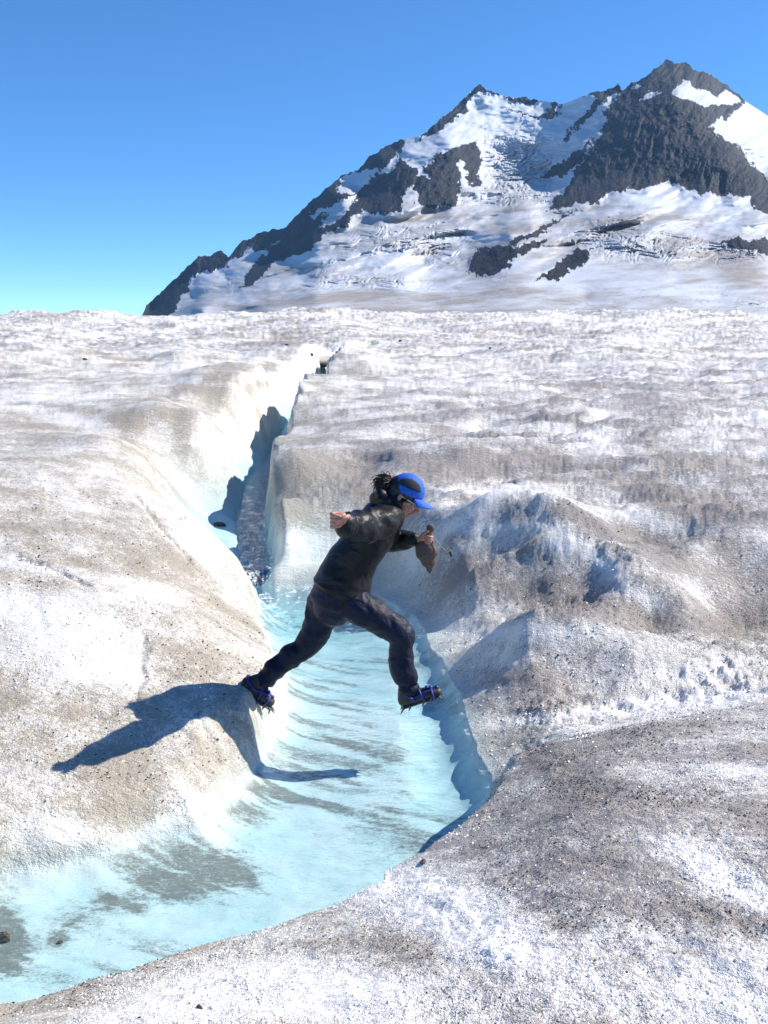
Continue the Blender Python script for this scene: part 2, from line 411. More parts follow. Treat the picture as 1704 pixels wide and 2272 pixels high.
    dirt_shade = dirt_shade + blobs(u, v, [
        (205,1425,110,75,20,-1.3),(30,1330,120,35,10,-.6),(130,1850,120,50,0,-1.3),(370,1825,120,20,-28,-1.1),(60,1720,110,60,0,-.45),
        (330,1300,90,18,20,-.7),(60,1260,120,16,8,-.7),(1010,2030,230,70,27,-1.9),(540,2195,190,55,-8,-1.8),(1620,1955,170,38,28,-1.4),
        (800,2200,120,40,0,-.8),(1250,1590,330,18,-6,-1.0),(1560,1500,150,50,0,-.8),(1240,1200,60,35,40,-.8),(1350,1260,120,22,40,-.7),
        (1150,1090,190,18,0,-.6),(1450,1160,110,26,30,-.5),(480,1190,60,50,0,-.9),(650,1230,70,60,0,-.7),(960,1120,60,20,0,-.5),
        (600,900,140,60,-50,-.35),(420,1010,120,70,-50,-.3),(1130,1400,130,22,0,-.7),(1060,1440,60,36,0,-.35),(1620,1720,120,30,0,-.4),
        (1280,965,130,22,10,-.6),(1620,940,120,40,-20,-.4),(200,940,150,14,12,-.6),(80,880,130,16,0,-.5),(560,1290,40,50,0,-.2),
        (620,1560,22,110,5,-.5),(1460,1560,200,16,-5,-.6),(1430,1330,60,12,20,-.4),(900,1250,50,50,0,-.5),(1080,1170,110,14,0,-.5),
        # dirt
        (1260,1710,150,50,30,.75),(1330,1860,240,110,10,.28),(330,1690,190,60,0,.35),(110,1220,120,50,10,.35),(300,1240,60,18,15,.5),
        (470,1370,110,40,35,.45),(270,1810,90,40,0,.6),(1500,1110,200,30,12,.7),(1360,1170,120,22,20,.4),(1290,1440,180,40,12,.5),
        (1130,1500,90,26,0,.5),(950,1035,120,26,0,.6),(1090,1048,90,16,0,.6),(720,1080,110,70,0,.75),(690,1215,80,50,0,-.8),(1000,1280,150,34,0,.4),
        (1350,1360,180,30,12,.5),(1640,1370,90,40,0,.9),(520,870,60,16,0,.5),(280,940,50,22,0,.8),(70,960,120,16,0,.4),
        (700,1900,400,30,-22,.3),(300,2120,330,40,-18,.4),(480,1100,30,20,40,.3),(1180,1010,120,18,5,.4),(1600,1040,160,20,5,.2),
        (1500,1230,60,60,60,.5),(640,760,60,5,0,.8),(500,728,60,3,0,.9),(505,742,60,3,0,.9),(860,1000,70,18,0,.4),(460,1010,200,16,45,.25)])
    dirt_shade = np.clip(dirt_shade, -0.8, 1.15)
    bedn = 1 - np.abs(fbm(x * 0.9 + y * 1.1, y * 4.0 + x * 1.7, 4, 101, 0.55)) * 2.6
    bed_dirt = sm(-0.1, 0.9, bedn) * sm(-0.35, 0.25, fbm(x * 1.3, y * 1.3, 3, 105)) * 0.8
    bed_dirt = bed_dirt + blobs(u, v, [(330,1985,260,36,-14,1.0),(620,1760,200,14,14,1.0),(860,1800,50,10,10,.9),(840,1680,120,10,16,.8),(560,1960,60,16,40,.8),
                                       (740,1640,60,8,14,.6),(10,2080,36,70,0,2.0),(130,2085,24,16,0,1.6),(470,1900,110,24,-12,.7),(700,1850,40,10,0,.5),
                                       (760,1460,80,40,0,.3),(540,1800,80,30,20,.8)]) * (0.55 + 1.2 * np.abs(fbm(x * 7, y * 12, 3, 107)))
    bl = sm(-0.04, 0.04, d)
    S['dirt_shade'] = dirt_shade * bl + np.clip(bed_dirt, 0, 1) * (1 - bl)
    blue = blobs(u, v, [(890,1290,60,70,0,.8),(960,1400,40,60,0,.5),(860,1300,60,60,0,.4)])
    wet = np.exp(-np.maximum(z - W, 0) / 0.10) * (d < 0.5)
    S['ice'] = np.clip(np.where(d > -0.0, blue * (d < .6) + 0.85 * np.exp(-np.maximum(d, 0) / .03) + 0.45 * wet + 0.9 * np.exp(-np.maximum(z - W, 0) / np.where(x > cl + .2, .14, .30)) * sm(9.3, 10.0, y) * (d < 1.0), 1.0), 0, 1)
    S['deep'] = 0.85 * np.exp(-np.maximum(z - W, 0) / .25) * sm(9.7, 10.4, y) * (d < 0.9) * (1 - sm(60, 80, y)) * np.where(d < 0, 1, 0.8)  # channel walls: ice blue, plus the blue of their shade painted in
    S['bed'] = 1 - sm(-0.05, 0.03, d)
    S['warm'] = 1 - sm(-0.12, 0.10, x / np.maximum(y, 1) + 0.03) * (y < 30) - 0.5 * (y > 30)
    fs = fl * (1 - np.abs(pn(yy * 2.6 * sc_, side * 0.5, 75)) * 3.0)
    S['dirt_shade'] = np.clip(S['dirt_shade'] + np.clip(fs, -.4, 1) * 0.75 - 0.18 * fl, -0.8, 1.1)
    S['rough'] = rough
    return S

# rows and columns of the sheet: fine where the camera looks, coarser outside
def rows():
    ys = [0.55]
    while ys[-1] < 900:
        y = ys[-1]
        h = max(CAMZ - float(base_z(y)), 0.55)
        dy = 1.05 * y * y / (1005 * h)
        dy = min(max(dy, 0.0045), 0.012 * y)
        if y < 1.8: dy = 0.05
        if y > 60: dy = 0.012 * y
        if y > 230: dy = 0.05 * y
        ys.append(y + dy)
    return np.array(ys)
YS = rows()
def cols():
    fine = np.linspace(-0.40, 0.40, 900)
    g = 0.40 + np.cumsum(0.0009 * 1.045 ** np.arange(95))
    return np.concatenate([-g[::-1], fine, g])
AS = cols()
print('terrain rows', len(YS), 'cols', len(AS), 'quads', len(YS) * len(AS), 'amax', AS[-1])
Yg, Ag = np.meshgrid(YS, AS, indexing='ij')
Xg = Ag * (Yg + 0.9)
S = surface(Xg, Yg)
nr, nc = Xg.shape
V = np.stack([Xg, Yg, S['z']], -1).reshape(-1, 3)

# ------------------------------------------------------------------ glacier material
def glacier_material():
    m = NT('glacier_ice')
    P = m.pos(); dirt_shade = m.attr('dirt_shade'); ice = m.attr('ice'); bed = m.attr('bed'); warm = m.attr('warm'); rg = m.attr('rough')
    n1 = m.noise(P, 3.5, 5, 0.65); n2 = m.noise(P, 24, 4, 0.7); n3 = m.noise(P, 85, 3, 0.65); n4 = m.noise(P, 210, 2, 0.6)
    far = m.noise(m.pos((0.35, 1.1, 1)), 2.2, 6, 0.7)
    sp = m.math('MULTIPLY_ADD', n2, 0.9, m.math('MULTIPLY_ADD', n3, 1.3, m.math('MULTIPLY', n1, 0.6)))
    sp = m.math('ADD', sp, m.math('MULTIPLY', far, 0.5))                       # mean about 1.6
    d = m.math('ADD', dirt_shade, m.math('MULTIPLY', m.math('SUBTRACT', sp, 1.65), m.rng(dirt_shade, -0.5, 0.2, 0.8, 1.9)))
    dm = m.rng(d, 0.02, 0.95)
    snow = C(0.85, 0.83, 0.80)
    dcol = m.mix(warm, C(0.375, 0.338, 0.315), C(0.47, 0.42, 0.345))
    c = m.mix(dm, snow, dcol)
    c = m.mix(m.math('MULTIPLY', warm, 0.5), c, m.mix(1.0, c, C(1.0, 0.965, 0.90), 'MULTIPLY'))
    # dark grains
    gr = m.rng(m.math('MULTIPLY', n3, n4), 0.215, 0.14)
    gr = m.math('MULTIPLY', gr, m.math('MULTIPLY_ADD', dm, 0.8, 0.02))
    c = m.mix(gr, c, C(0.10, 0.09, 0.08))
    # clear blue ice by water and on bed; shaded channel walls painted bluer
    icec = m.mix(m.rng(n1, 0.3, 0.7), C(0.46, 0.63, 0.65), C(0.60, 0.70, 0.71))
    c = m.mix(m.math('MULTIPLY', ice, m.math('MULTIPLY_ADD', bed, 0.25, 0.67)), c, icec)
    # bed grit
    bgn = m.math('ADD', m.math('MULTIPLY', m.noise(m.pos((1, 2.2, 1), (0, 0, -0.4)), 18, 4, 0.7), 0.5), m.math('MULTIPLY', m.noise(m.pos((1, 1.6, 1)), 75, 3, 0.7), 0.5))
    bd = m.rng(m.math('ADD', m.math('MULTIPLY', dirt_shade, 0.34), bgn), 0.60, 0.86)
    bd = m.math('MULTIPLY', bd, bed)
    c = m.mix(m.math('MULTIPLY', bd, 0.85), c, C(0.13, 0.125, 0.10))
    dbl = m.attr('deep'); c = m.mix(dbl, c, C(0.36, 0.70, 0.78))  # ice tint that also paints the shadow blue of the channel walls
    h = m.math('ADD', m.math('MULTIPLY', n3, 0.45), m.math('ADD', m.math('MULTIPLY', n2, 1.0), m.math('MULTIPLY', n4, 0.22)))
    b1 = m.bump(h, 0.045, m.math('MULTIPLY', m.math('MULTIPLY_ADD', rg, 0.5, 0.5), m.math('MULTIPLY', m.math('MULTIPLY_ADD', bed, -0.85, 1.0), m.rng(dirt_shade, -0.5, 0.3, 0.30, 1.0))))
    b2 = m.bump(m.noise(m.pos((0.5, 1.5, 1)), 3.0, 8, 0.75), 0.12, m.math('MULTIPLY_ADD', bed, -0.4, 0.55), b1)
    b = m.bsdf(c, 0.42, b2)
    b.inputs['Specular IOR Level'].default_value = 0.35
    b.inputs['Subsurface Weight'].default_value = 0.0
    return m.done(b)
MAT_ICE = glacier_material()
me = np_mesh('glacier', V, grid_quads(nr, nc), {k: S[k].ravel() for k in ('dirt_shade', 'ice', 'bed', 'warm', 'rough', 'deep')})
gl = link('glacier', me, MAT_ICE)
tag(gl, kind='structure', label='dirty grey and white glacier surface cut by the melt stream')

# the same ice behind the photographer
xs = np.concatenate([-np.geomspace(300, 1, 30), [0], np.geomspace(1, 300, 30)]); ysb = np.concatenate([-np.geomspace(200, .5, 24), [0.54]])
Yb, Xb = np.meshgrid(ysb, xs, indexing='ij')
Zb = 0.74 + 0.05 * fbm(Xb * .4, Yb * .4, 3, 3) + 0.03 * Yb
me = np_mesh('glacier_behind', np.stack([Xb, Yb, Zb], -1).reshape(-1, 3), grid_quads(*Xb.shape),
             {'dirt_shade': np.full(Xb.size, .4), 'ice': np.zeros(Xb.size), 'bed': np.zeros(Xb.size), 'warm': np.full(Xb.size, .5), 'rough': np.full(Xb.size, .2)})
tag(link('glacier_behind', me, MAT_ICE), kind='structure', label='glacier ice behind the photographer')

# ------------------------------------------------------------------ water
MW = (S['d'] < 0.10) & (Xg > -4.0) & (Yg < 60)
q = grid_quads(nr, nc)
mf = MW.ravel()
q = q[mf[q].all(1)]
used = np.unique(q); remap = np.full(nr * nc, -1, np.int64); remap[used] = np.arange(len(used))
qt = remap[q]
x = Xg.ravel()[used]; y = Yg.ravel()[used]; dd = S['d'].ravel()[used]
Wz = water_z(y)
turb = np.exp(-((y - 9.3) / 0.8) ** 2) + 0.55 * np.exp(-((y - 8.2 + 0.3 * x) / 0.25) ** 2) + 0.35 * sm(0, 0.5, x) * (y < 7.5) + 0.9 * (y > 9.9)
turb = np.clip(turb, 0.14, 1)
rw = fbm(x * 5 + y * 1.2, y * 9 - x * 2, 4, 201, 0.6); rw2 = fbm(x * 16, y * 22, 3, 207, 0.6)
Wz = Wz + turb * (0.012 * rw + 0.006 * rw2) + 0.0035 * fbm(x * 3, y * 5, 3, 209) - 0.012
foam = turb * sm(0.10, 0.50, rw + 0.6 * rw2) * 0.9 + 0.7 * np.exp(-((y - 9.62) / 0.12) ** 2) * sm(-.2, .3, rw2)
foam = foam * ((y < 12) * ((y > 7.6) | (np.abs(dd) < .04)))
Vt = np.stack([x, y, Wz], -1); Vb = np.stack([x, y, Wz * 0 + water_z(y) - 1.5], -1)
e = np.concatenate([qt[:, [0, 1]], qt[:, [1, 2]], qt[:, [2, 3]], qt[:, [3, 0]]])
key = np.sort(e, 1); k = key[:, 0] * len(used) + key[:, 1]
_, idx, cnt = np.unique(k, return_index=True, return_counts=True)
be = e[idx[cnt == 1]]
N = len(used)
side = np.stack([be[:, 1], be[:, 0], be[:, 0] + N, be[:, 1] + N], -1)
Q = np.concatenate([qt, qt[:, ::-1] + N, side])
mw = NT('stream_water')
P = mw.pos((1, 1.7, 1), (0, 0, 0.35))
wb = mw.bump(mw.noise(mw.pos((1, 2.0, 1), (0, 0, -0.35)), 8, 5, 0.65, 0.8), 0.026, 0.42)
wb = mw.bump(mw.noise(mw.pos(), 44, 3, 0.6), 0.011, 0.7, wb)
fr = mw.n('ShaderNodeFresnel'); fr.inputs['IOR'].default_value = 1.33; mw.l(wb, fr.inputs['Normal'])
gl_ = mw.n('ShaderNodeBsdfGlossy'); gl_.inputs['Roughness'].default_value = 0.045; mw.l(wb, gl_.inputs['Normal'])
tr = mw.n('ShaderNodeBsdfTransparent')
mx = mw.n('ShaderNodeMixShader'); mw.l(fr.outputs[0], mx.inputs[0]); mw.l(tr.outputs[0], mx.inputs[1]); mw.l(gl_.outputs[0], mx.inputs[2])
gb = mw.n('ShaderNodeNewGeometry')
mw.l(mw.math('MULTIPLY', fr.outputs[0], mw.math('SUBTRACT', 1.0, gb.outputs['Backfacing'])), mx.inputs[0])
df = mw.n('ShaderNodeBsdfDiffuse'); df.inputs['Color'].default_value = C(0.82, 0.90, 0.92); mw.l(wb, df.inputs['Normal'])
fm = mw.math('MULTIPLY', mw.attr('foam'), mw.rng(mw.noise(mw.pos(), 40, 4, 0.7), 0.40, 0.62))
mx2 = mw.n('ShaderNodeMixShader'); mw.l(fm, mx2.inputs[0]); mw.l(mx.outputs[0], mx2.inputs[1]); mw.l(df.outputs[0], mx2.inputs[2])
mw.l(mx2.outputs[0], mw.out.inputs['Surface'])
va = mw.n('ShaderNodeVolumeAbsorption'); va.inputs['Color'].default_value = C(0.10, 0.70, 0.82); va.inputs['Density'].default_value = 0.95
mw.l(va.outputs[0], mw.out.inputs['Volume'])
me = np_mesh('water', np.concatenate([Vt, Vb]), Q, {'foam': np.concatenate([foam, foam * 0])})
wobj = link('water', me, mw.m)
tag(wobj, kind='structure', label='turquoise meltwater stream running through the ice')
# ------------------------------------------------------------------ mountain with its own glaciers
SKY = [(290,725),(313,703),(325,675),(367,640),(405,602),(440,568),(469,566),(490,556),(507,568),(536,539),(570,518),(595,513),(633,505),(659,475),(688,450),
 (730,412),(756,391),(798,374),(819,349),(865,319),(900,307),(933,302),(950,290),(975,265),(1000,245),(1034,214),(1064,187),(1080,200),(1115,212),(1150,217),
 (1190,221),(1235,229),(1250,230),(1290,215),(1327,202),(1340,202),(1373,187),(1382,201),(1399,185),(1424,176),(1441,163),(1479,132),(1497,140),(1522,138),
 (1535,151),(1569,163),(1607,185),(1636,206),(1654,225),(1704,257),(1850,340),(2100,430),(2500,560),(2900,700)]
def c4(l): return [(300 + x / 2.37, 100 + y / 2.37) for x, y in l]
def c5(l): return [(1000 + x / 2.357, 100 + y / 2.357) for x, y in l]
ROCK = [
 c4([(30,1440),(20,1400),(60,1340),(150,1260),(240,1170),(320,1090),(400,1085),(450,1050),(490,1080),(550,1020),(640,960),(700,960),(780,940),(850,870),(920,800),(1020,710),(1080,670),(1180,620),(1230,560),(1340,490),(1420,470),
     (1405,560),(1340,610),(1290,660),(1240,655),(1160,665),(1090,700),(1050,780),(1170,775),(1150,792),(1040,830),(930,890),(935,915),(1020,870),(985,930),(935,990),
     (850,1010),(740,1030),(690,1080),(620,1085),(560,1100),(500,1140),(480,1165),(400,1185),(310,1215),(280,1260),(250,1340),(210,1400),(180,1440)]),
 c4([(540,1290),(620,1170),(700,1070),(800,1000),(950,960),(1060,930),(1140,860),(1170,780),(1260,680),(1370,660),(1380,580),(1440,620),(1500,690),(1550,700),
     (1500,640),(1580,620),(1560,570),(1659,570),(1700,600),(1700,850),(1520,860),(1480,850),(1480,780),(1450,750),(1410,790),(1400,870),(1300,895),(1200,870),
     (1150,900),(1110,960),(1020,980),(960,1040),(860,1100),(740,1140),(700,1170),(640,1240),(560,1290)]),
 c5([(-10,560),(60,520),(150,505),(160,640),(150,730),(100,750),(85,690),(70,620),(40,600),(10,700),(-10,780)]),
 c4([(1480,500),(1540,440),(1600,380),(1659,330),(1680,320),(1680,390),(1600,450),(1540,480)]),
 c5([(-10,330),(80,250),(150,180),(200,225),(290,260),(270,272),(160,240),(120,250),(100,300),(90,345),(-10,400)]),
 c5([(290,262),(350,260),(450,270),(475,300),(440,312),(380,312),(310,292)]),
 c5([(260,335),(400,352),(480,372),(500,340),(540,305),(600,295),(560,350),(530,388),(480,384),(400,364)]),
 c5([(690,262),(770,225),(880,190),(900,235),(830,272),(770,330),(720,390),(640,440),(605,515),(588,505),(640,430),(700,360),(760,280)]),
 c5([(895,250),(925,190),(1000,165),(1040,135),(1130,55),(1170,75),(1230,70),(1260,105),(1340,130),(1430,180),(1500,230),(1540,280),(1490,340),(1470,380),
     (1400,400),(1360,410),(1390,470),(1480,510),(1540,570),(1600,650),(1659,700),(1720,760),(1800,830),(1700,830),(1580,805),(1500,795),(1440,790),(1400,775),(1320,780),(1220,740),(1120,725),(1000,750),
     (870,762),(800,790),(780,825),(740,832),(650,825),(560,862),(510,870),(540,820),(620,730),(660,640),(720,560),(770,480),(790,440),(820,380),(800,350),(850,290)]),
 c5([(460,705),(520,640),(600,600),(660,550),(700,530),(750,490),(700,580),(650,640),(600,680),(530,690)]),
 c5([(90,1185),(105,1120),(150,1060),(230,1045),(330,1060),(420,1030),(500,1000),(515,1020),(440,1062),(400,1090),(320,1110),(310,1160),(250,1190),(180,1205)]),
 c5([(445,1225),(530,1170),(600,1110),(660,1070),(732,1062),(722,1110),(690,1160),(610,1170),(622,1200),(560,1227)]),
 c5([(320,1022),(480,948),(600,888),(645,858),(625,892),(500,965),(420,1012),(285,1064)]),
 c5([(1420,1020),(1500,1012),(1659,1026),(1800,1040),(1800,1100),(1659,1092),(1540,1072),(1440,1052)]),
 c5([(1560,800),(1640,790),(1800,850),(1800,900),(1640,885),(1600,850)]),
]
HOLE = [c5([(1155,248),(1220,178),(1270,215),(1340,248),(1400,268),(1440,228),(1525,290),(1470,312),(1400,312),(1330,322),(1250,292),(1170,272)]),
        c5([(990,285),(1040,240),(1112,256),(1060,272)]), c5([(945,240),(975,200),(1000,205),(965,240)]), c4([(570,1090),(600,1050),(640,1085),(690,1065),(650,1100)])]
def inpoly(u, v, P):
    ins = np.zeros(u.shape, bool); n = len(P)
    for i in range(n):
        ax, ay = P[i]; bx, by = P[(i + 1) % n]
        if ay != by:
            ins ^= ((ay > v) != (by > v)) & (u < (bx - ax) * (v - ay) / (by - ay) + ax)
    return ins
MD = [(280,715,700),(600,715,690),(1000,715,690),(1400,715,690),(1704,715,690),(2300,715,690),(2900,715,700),(280,690,2400),
 (450,692,1250),(700,660,1000),(1000,660,930),(1300,660,880),(1600,660,850),(2200,650,900),
 (600,640,1500),(700,600,1500),(800,560,1700),(850,520,1850),(900,490,2000),(1000,470,2050),(1000,540,1700),(1100,500,1900),(750,620,1300),(900,620,1150),
 (330,690,2900),(430,585,2900),(600,523,2850),(760,400,2850),(870,325,2880),(1064,195,3000),(1240,238,2950),(1340,210,2800),(1479,145,2800),(1600,195,2800),(1704,265,2900),
 (430,660,2500),(500,620,2550),(580,580,2550),(700,470,2650),(800,430,2620),(640,570,2350),
 (540,650,1700),(700,545,1950),(760,505,2080),(860,465,2100),(960,475,2120),(760,440,2330),(880,400,2400),(940,370,2430),(1000,330,2480),(850,350,2650),(960,310,2700),(900,340,2620),
 (1060,250,2950),(1150,300,2820),(1100,380,2680),(1250,330,2560),(1180,420,2420),(1100,450,2250),(1040,470,2120),(1225,400,2540),(1300,260,2680),(1180,260,2950),
 (1335,222,2600),(1295,330,2400),(1245,420,2200),(1200,470,2050),
 (1330,415,2120),(1400,412,2060),(1500,430,1980),(1600,440,1880),(1704,440,1830),(1400,300,2330),(1500,300,2230),(1600,360,2030),(1500,200,2480),(1450,180,2640),
 (1560,240,2400),(1620,330,2130),(1680,390,1990),(1650,280,2520),(1704,330,2380),(1704,285,2650),(1698,385,2120),(2000,420,2600),(2400,540,2400),(2000,500,1700),
 (1400,440,1780),(1350,500,1430),(1450,500,1400),(1300,560,1150),(1500,560,1100),(1650,520,1250),(1700,560,1120),(1200,600,1080),(1500,620,950),
 (940,585,1560),(1010,610,1230),(1060,595,1230),(1100,555,1300),(1120,490,1880),(1050,530,1760),(1180,500,1480),(1090,525,1640),(1130,520,1400),(1200,575,1150),(1250,520,1500)]
MD = np.array(MD, float)
def rbf(P, val, u, v, reg=0.01):
    n = len(P); q = P / 1000.0
    R = np.hypot(q[:, 0][:, None] - q[:, 0], q[:, 1][:, None] - q[:, 1])
    A = np.zeros((n + 1, n + 1)); A[:n, :n] = R - np.eye(n) * reg; A[:n, n] = 1; A[n, :n] = 1
    ww = np.linalg.solve(A, np.append(val, 0)); s = np.full(u.shape, ww[n])
    for i in range(n): s = s + ww[i] * np.sqrt((u / 1000 - q[i, 0]) ** 2 + (v / 1000 - q[i, 1]) ** 2 + 1e-5)
    return s
us = np.concatenate([np.arange(296, 1760, 1.6), np.arange(1760, 2860, 12.0)])
ks = np.linspace(0, 1, 400)
Ug, Kg = np.meshgrid(us, ks)
ridge = np.interp(us, [p[0] for p in SKY], [p[1] for p in SKY])
jag = fbm(us / 26, us * 0, 4, 301, 0.62) * 8
rocky = np.zeros(us.shape, bool)
for P in ROCK: rocky |= inpoly(us, ridge + 4, P)
rk = np.convolve(rocky.astype(float), np.ones(9) / 9, 'same')
ridge = ridge - jag * (0.12 + 0.88 * rk)
Vg = ridge[None] + (722 - ridge[None]) * Kg
pu = 13 * fbm(Ug / 24, Vg / 22, 6, 311, 0.7); pv = 11 * fbm(Ug / 22, Vg / 30, 5, 317, 0.65)
rock = np.zeros(Ug.shape, bool)
for P in ROCK: rock |= inpoly(Ug + pu, Vg + pv, P)
for P in HOLE: rock &= ~inpoly(Ug + pu * .6, Vg + pv * .6, P)
rock = rock.astype(float)
def blur(a, k):
    for ax in (0, 1):
        c = np.cumsum(np.pad(a, [(k + 1, k) if i == ax else (0, 0) for i in (0, 1)], mode='edge'), ax)
        a = (np.take(c, range(2 * k + 1, c.shape[ax]), ax) - np.take(c, range(0, c.shape[ax] - 2 * k - 1), ax)) / (2 * k + 1)
    return a
rs = blur(rock, 5)
D = rbf(MD[:, :2], MD[:, 2], Ug, Vg)
D = np.maximum(D, 600)
hi = sm(700, 1300, D)
# rock relief: gullies, ribs, ledges; ice: seracs and crevasses
gul = 1 - 2.3 * np.abs(fbm(Ug / 48 + Vg / 70 + 0.8 * pn(Ug / 90, Vg / 60, 9), Vg / 120, 6, 331, 0.55))
led = fbm(Ug / 60, Vg / 14 + Ug / 60, 4, 337, 0.6)
D = D - rs * (17 * gul + 14 * fbm(Ug / 26, Vg / 30, 5, 335, .6)) * np.clip(D / 2300, .4, 1.1)
cre = blobs(Ug, Vg, [(1160,360,90,60,0,1.0),(1130,440,90,30,0,.8),(1450,545,150,34,4,1.3),(1330,510,90,30,-20,.7),(830,625,110,16,0,1.1),(700,640,90,14,-20,.5),(900,525,120,28,-6,.9),
                     (960,560,70,30,0,.7),(1100,620,60,14,0,.3),(1660,560,80,16,6,.8),(1680,670,60,8,-4,.8),(740,580,60,18,-30,.6),(500,640,60,30,-30,.4),(1230,480,60,20,-20,.4),(1650,350,40,24,0,.5)])
wq = 1.6 * pn(Ug / 45, Vg / 30, 343)
cn = 1 - 3.2 * np.abs(fbm(Ug / 34 + Vg / 30 + wq, Vg / 12 + Ug / 50 + wq, 4, 341, 0.62)); cn2 = 1 - 3.0 * np.abs(fbm(Ug / 9 + Vg / 30, Vg / 22, 3, 345, 0.6))
D = D - (1 - rs) * (np.clip(cre, 0, 1.2) * (14 * np.clip(cn, -1.0, 1) + 5 * fbm(Ug / 11, Vg / 9, 3, 347, .6)) + 3.5 * fbm(Ug / 60, Vg / 16, 4, 351, .6) * hi) * np.clip(D / 1500, .5, 1.6)
# wind scooped steps of the lower glaciers
st = fbm(Ug / 150 + Vg / 90, Vg / 60 + Ug / 260 + 0.5 * pn(Ug / 120, Vg / 50, 3), 3, 361, 0.45)
D = D + (1 - rs) * 38 * fbm(Ug / 70 + Vg / 50, Vg / 45 - Ug / 160, 3, 363, 0.5) * sm(1000, 1500, D)
D = D + (1 - rs) * 170 * st * sm(900, 1500, D) * (1 - sm(2100, 2500, D))
b = (1136 - Vg) / F; ry = CT + b * ST; rz = -ST + b * CT
t = D / ry
Vm = np.stack([(Ug - 852) / F * t, D, CAMZ + rz * t], -1).reshape(-1, 3)
sd_ = fbm(Ug / 120, Vg / 18 + Ug / 260, 5, 371, 0.6)
soil = 0.46 + 0.8 * sd_ + blobs(Ug, Vg, [(1350,500,130,22,-12,.55),(1640,600,90,36,24,.8),(820,660,260,20,-3,.35),(1130,655,200,22,0,.35),(960,470,120,8,-8,.35),(1080,565,50,20,0,.4),(560,690,200,12,-10,.3),
        (1200,560,60,12,0,.3),(900,690,300,10,0,.4),(1000,500,90,10,-10,.3),
        (880,590,110,22,5,-.8),(1500,440,180,20,5,-1.0),(1060,280,90,50,0,-.8),(950,330,60,50,0,-.6),(1650,300,90,80,0,-1.0),(1150,640,150,16,0,-.3),(940,640,60,12,0,-.7),(1600,640,200,26,0,-.4),(1300,600,120,30,0,-.4),
        (680,640,90,10,-8,-.5),(460,605,60,20,-10,-.5)])
soil = np.clip(soil, 0, 1) * sm(3000, 2000, D)
line = sm(0.72, 0.98, 1 - np.abs(fbm(Ug / 70 + Vg / 60 + wq, Vg / 9 + Ug / 90 + wq, 3, 381, 0.55)) * 2.6) * sm(610, 650, Vg)
line = np.clip(line * 0.6 + 0.8 * np.clip(cre, 0, 1) * sm(0.55, 0.9, cn) * sm(300, 500, Vg), 0, 1)
mm = NT('mountain_rock_and_snow')
P = mm.pos(); rock_a = mm.attr('rock'); soil_a = mm.attr('soil'); line_a = mm.attr('line')
r1 = mm.noise(P, 0.012, 8, 0.7); r2 = mm.noise(mm.pos((1, 1, 2.2)), 0.05, 6, 0.7)
rc = mm.mix(mm.rng(r1, 0.35, 0.65), C(0.007, 0.010, 0.017), C(0.022, 0.022, 0.024))
rc = mm.mix(mm.math('MULTIPLY', mm.rng(r2, 0.62, 0.76), 0.35), rc, C(0.35, 0.36, 0.38))
sc = mm.mix(mm.math('MULTIPLY', soil_a, mm.rng(mm.math('ADD', r2, mm.math('MULTIPLY', r1, .6)), 0.5, 1.0, 0.5, 1.25)), C(0.54, 0.58, 0.65), C(0.31, 0.285, 0.27))
sc = mm.mix(mm.math('MULTIPLY', line_a, mm.rng(r2, 0.4, 0.6)), sc, C(0.16, 0.20, 0.24))
rm = mm.rng(mm.math('ADD', rock_a, mm.math('MULTIPLY', mm.math('SUBTRACT', r2, 0.5), 0.9)), 0.42, 0.58)
cc = mm.mix(rm, sc, rc)
bb = mm.bump(r1, 30.0, mm.math('MULTIPLY_ADD', rm, 0.45, 0.05)); bb = mm.bump(r2, 7.0, mm.math('MULTIPLY_ADD', rm, 0.6, 0.12), bb)
mb = mm.bsdf(cc, 0.75, bb); mb.inputs['Specular IOR Level'].default_value = 0.2
me = np_mesh('mountain', Vm, grid_quads(*Ug.shape), {'rock': rock.ravel(), 'soil': soil.ravel(), 'line': line.ravel()})
tag(link('mountain', me, mm.done(mb)), kind='structure', label='twin peaked mountain of dark rock with hanging glaciers and snowfields')

# ------------------------------------------------------------------ thin mountain air
hz = bpy.data.materials.new('haze_air'); hz.use_nodes = True; ht = hz.node_tree; ht.nodes.clear()
ho = ht.nodes.new('ShaderNodeOutputMaterial'); hv = ht.nodes.new('ShaderNodeVolumePrincipled')
hv.inputs['Color'].default_value = (0.30, 0.58, 1.0, 1.0); hv.inputs['Density'].default_value = 0.00004; hv.inputs['Anisotropy'].default_value = 0.2
ht.links.new(hv.outputs[0], ho.inputs['Volume'])
X0, X1, Y0, Y1, Z0, Z1 = -3200, 3200, -320, 3500, -70, 960
me = bpy.data.meshes.new('haze')
me.from_pydata([(x, y, z) for z in (Z0, Z1) for y in (Y0, Y1) for x in (X0, X1)], [], [(0, 2, 3, 1), (4, 5, 7, 6), (0, 1, 5, 4), (2, 6, 7, 3), (0, 4, 6, 2), (1, 3, 7, 5)])
hzo = link('haze', me, hz); tag(hzo, 'thin blue air between the glacier and the mountain', kind='stuff')
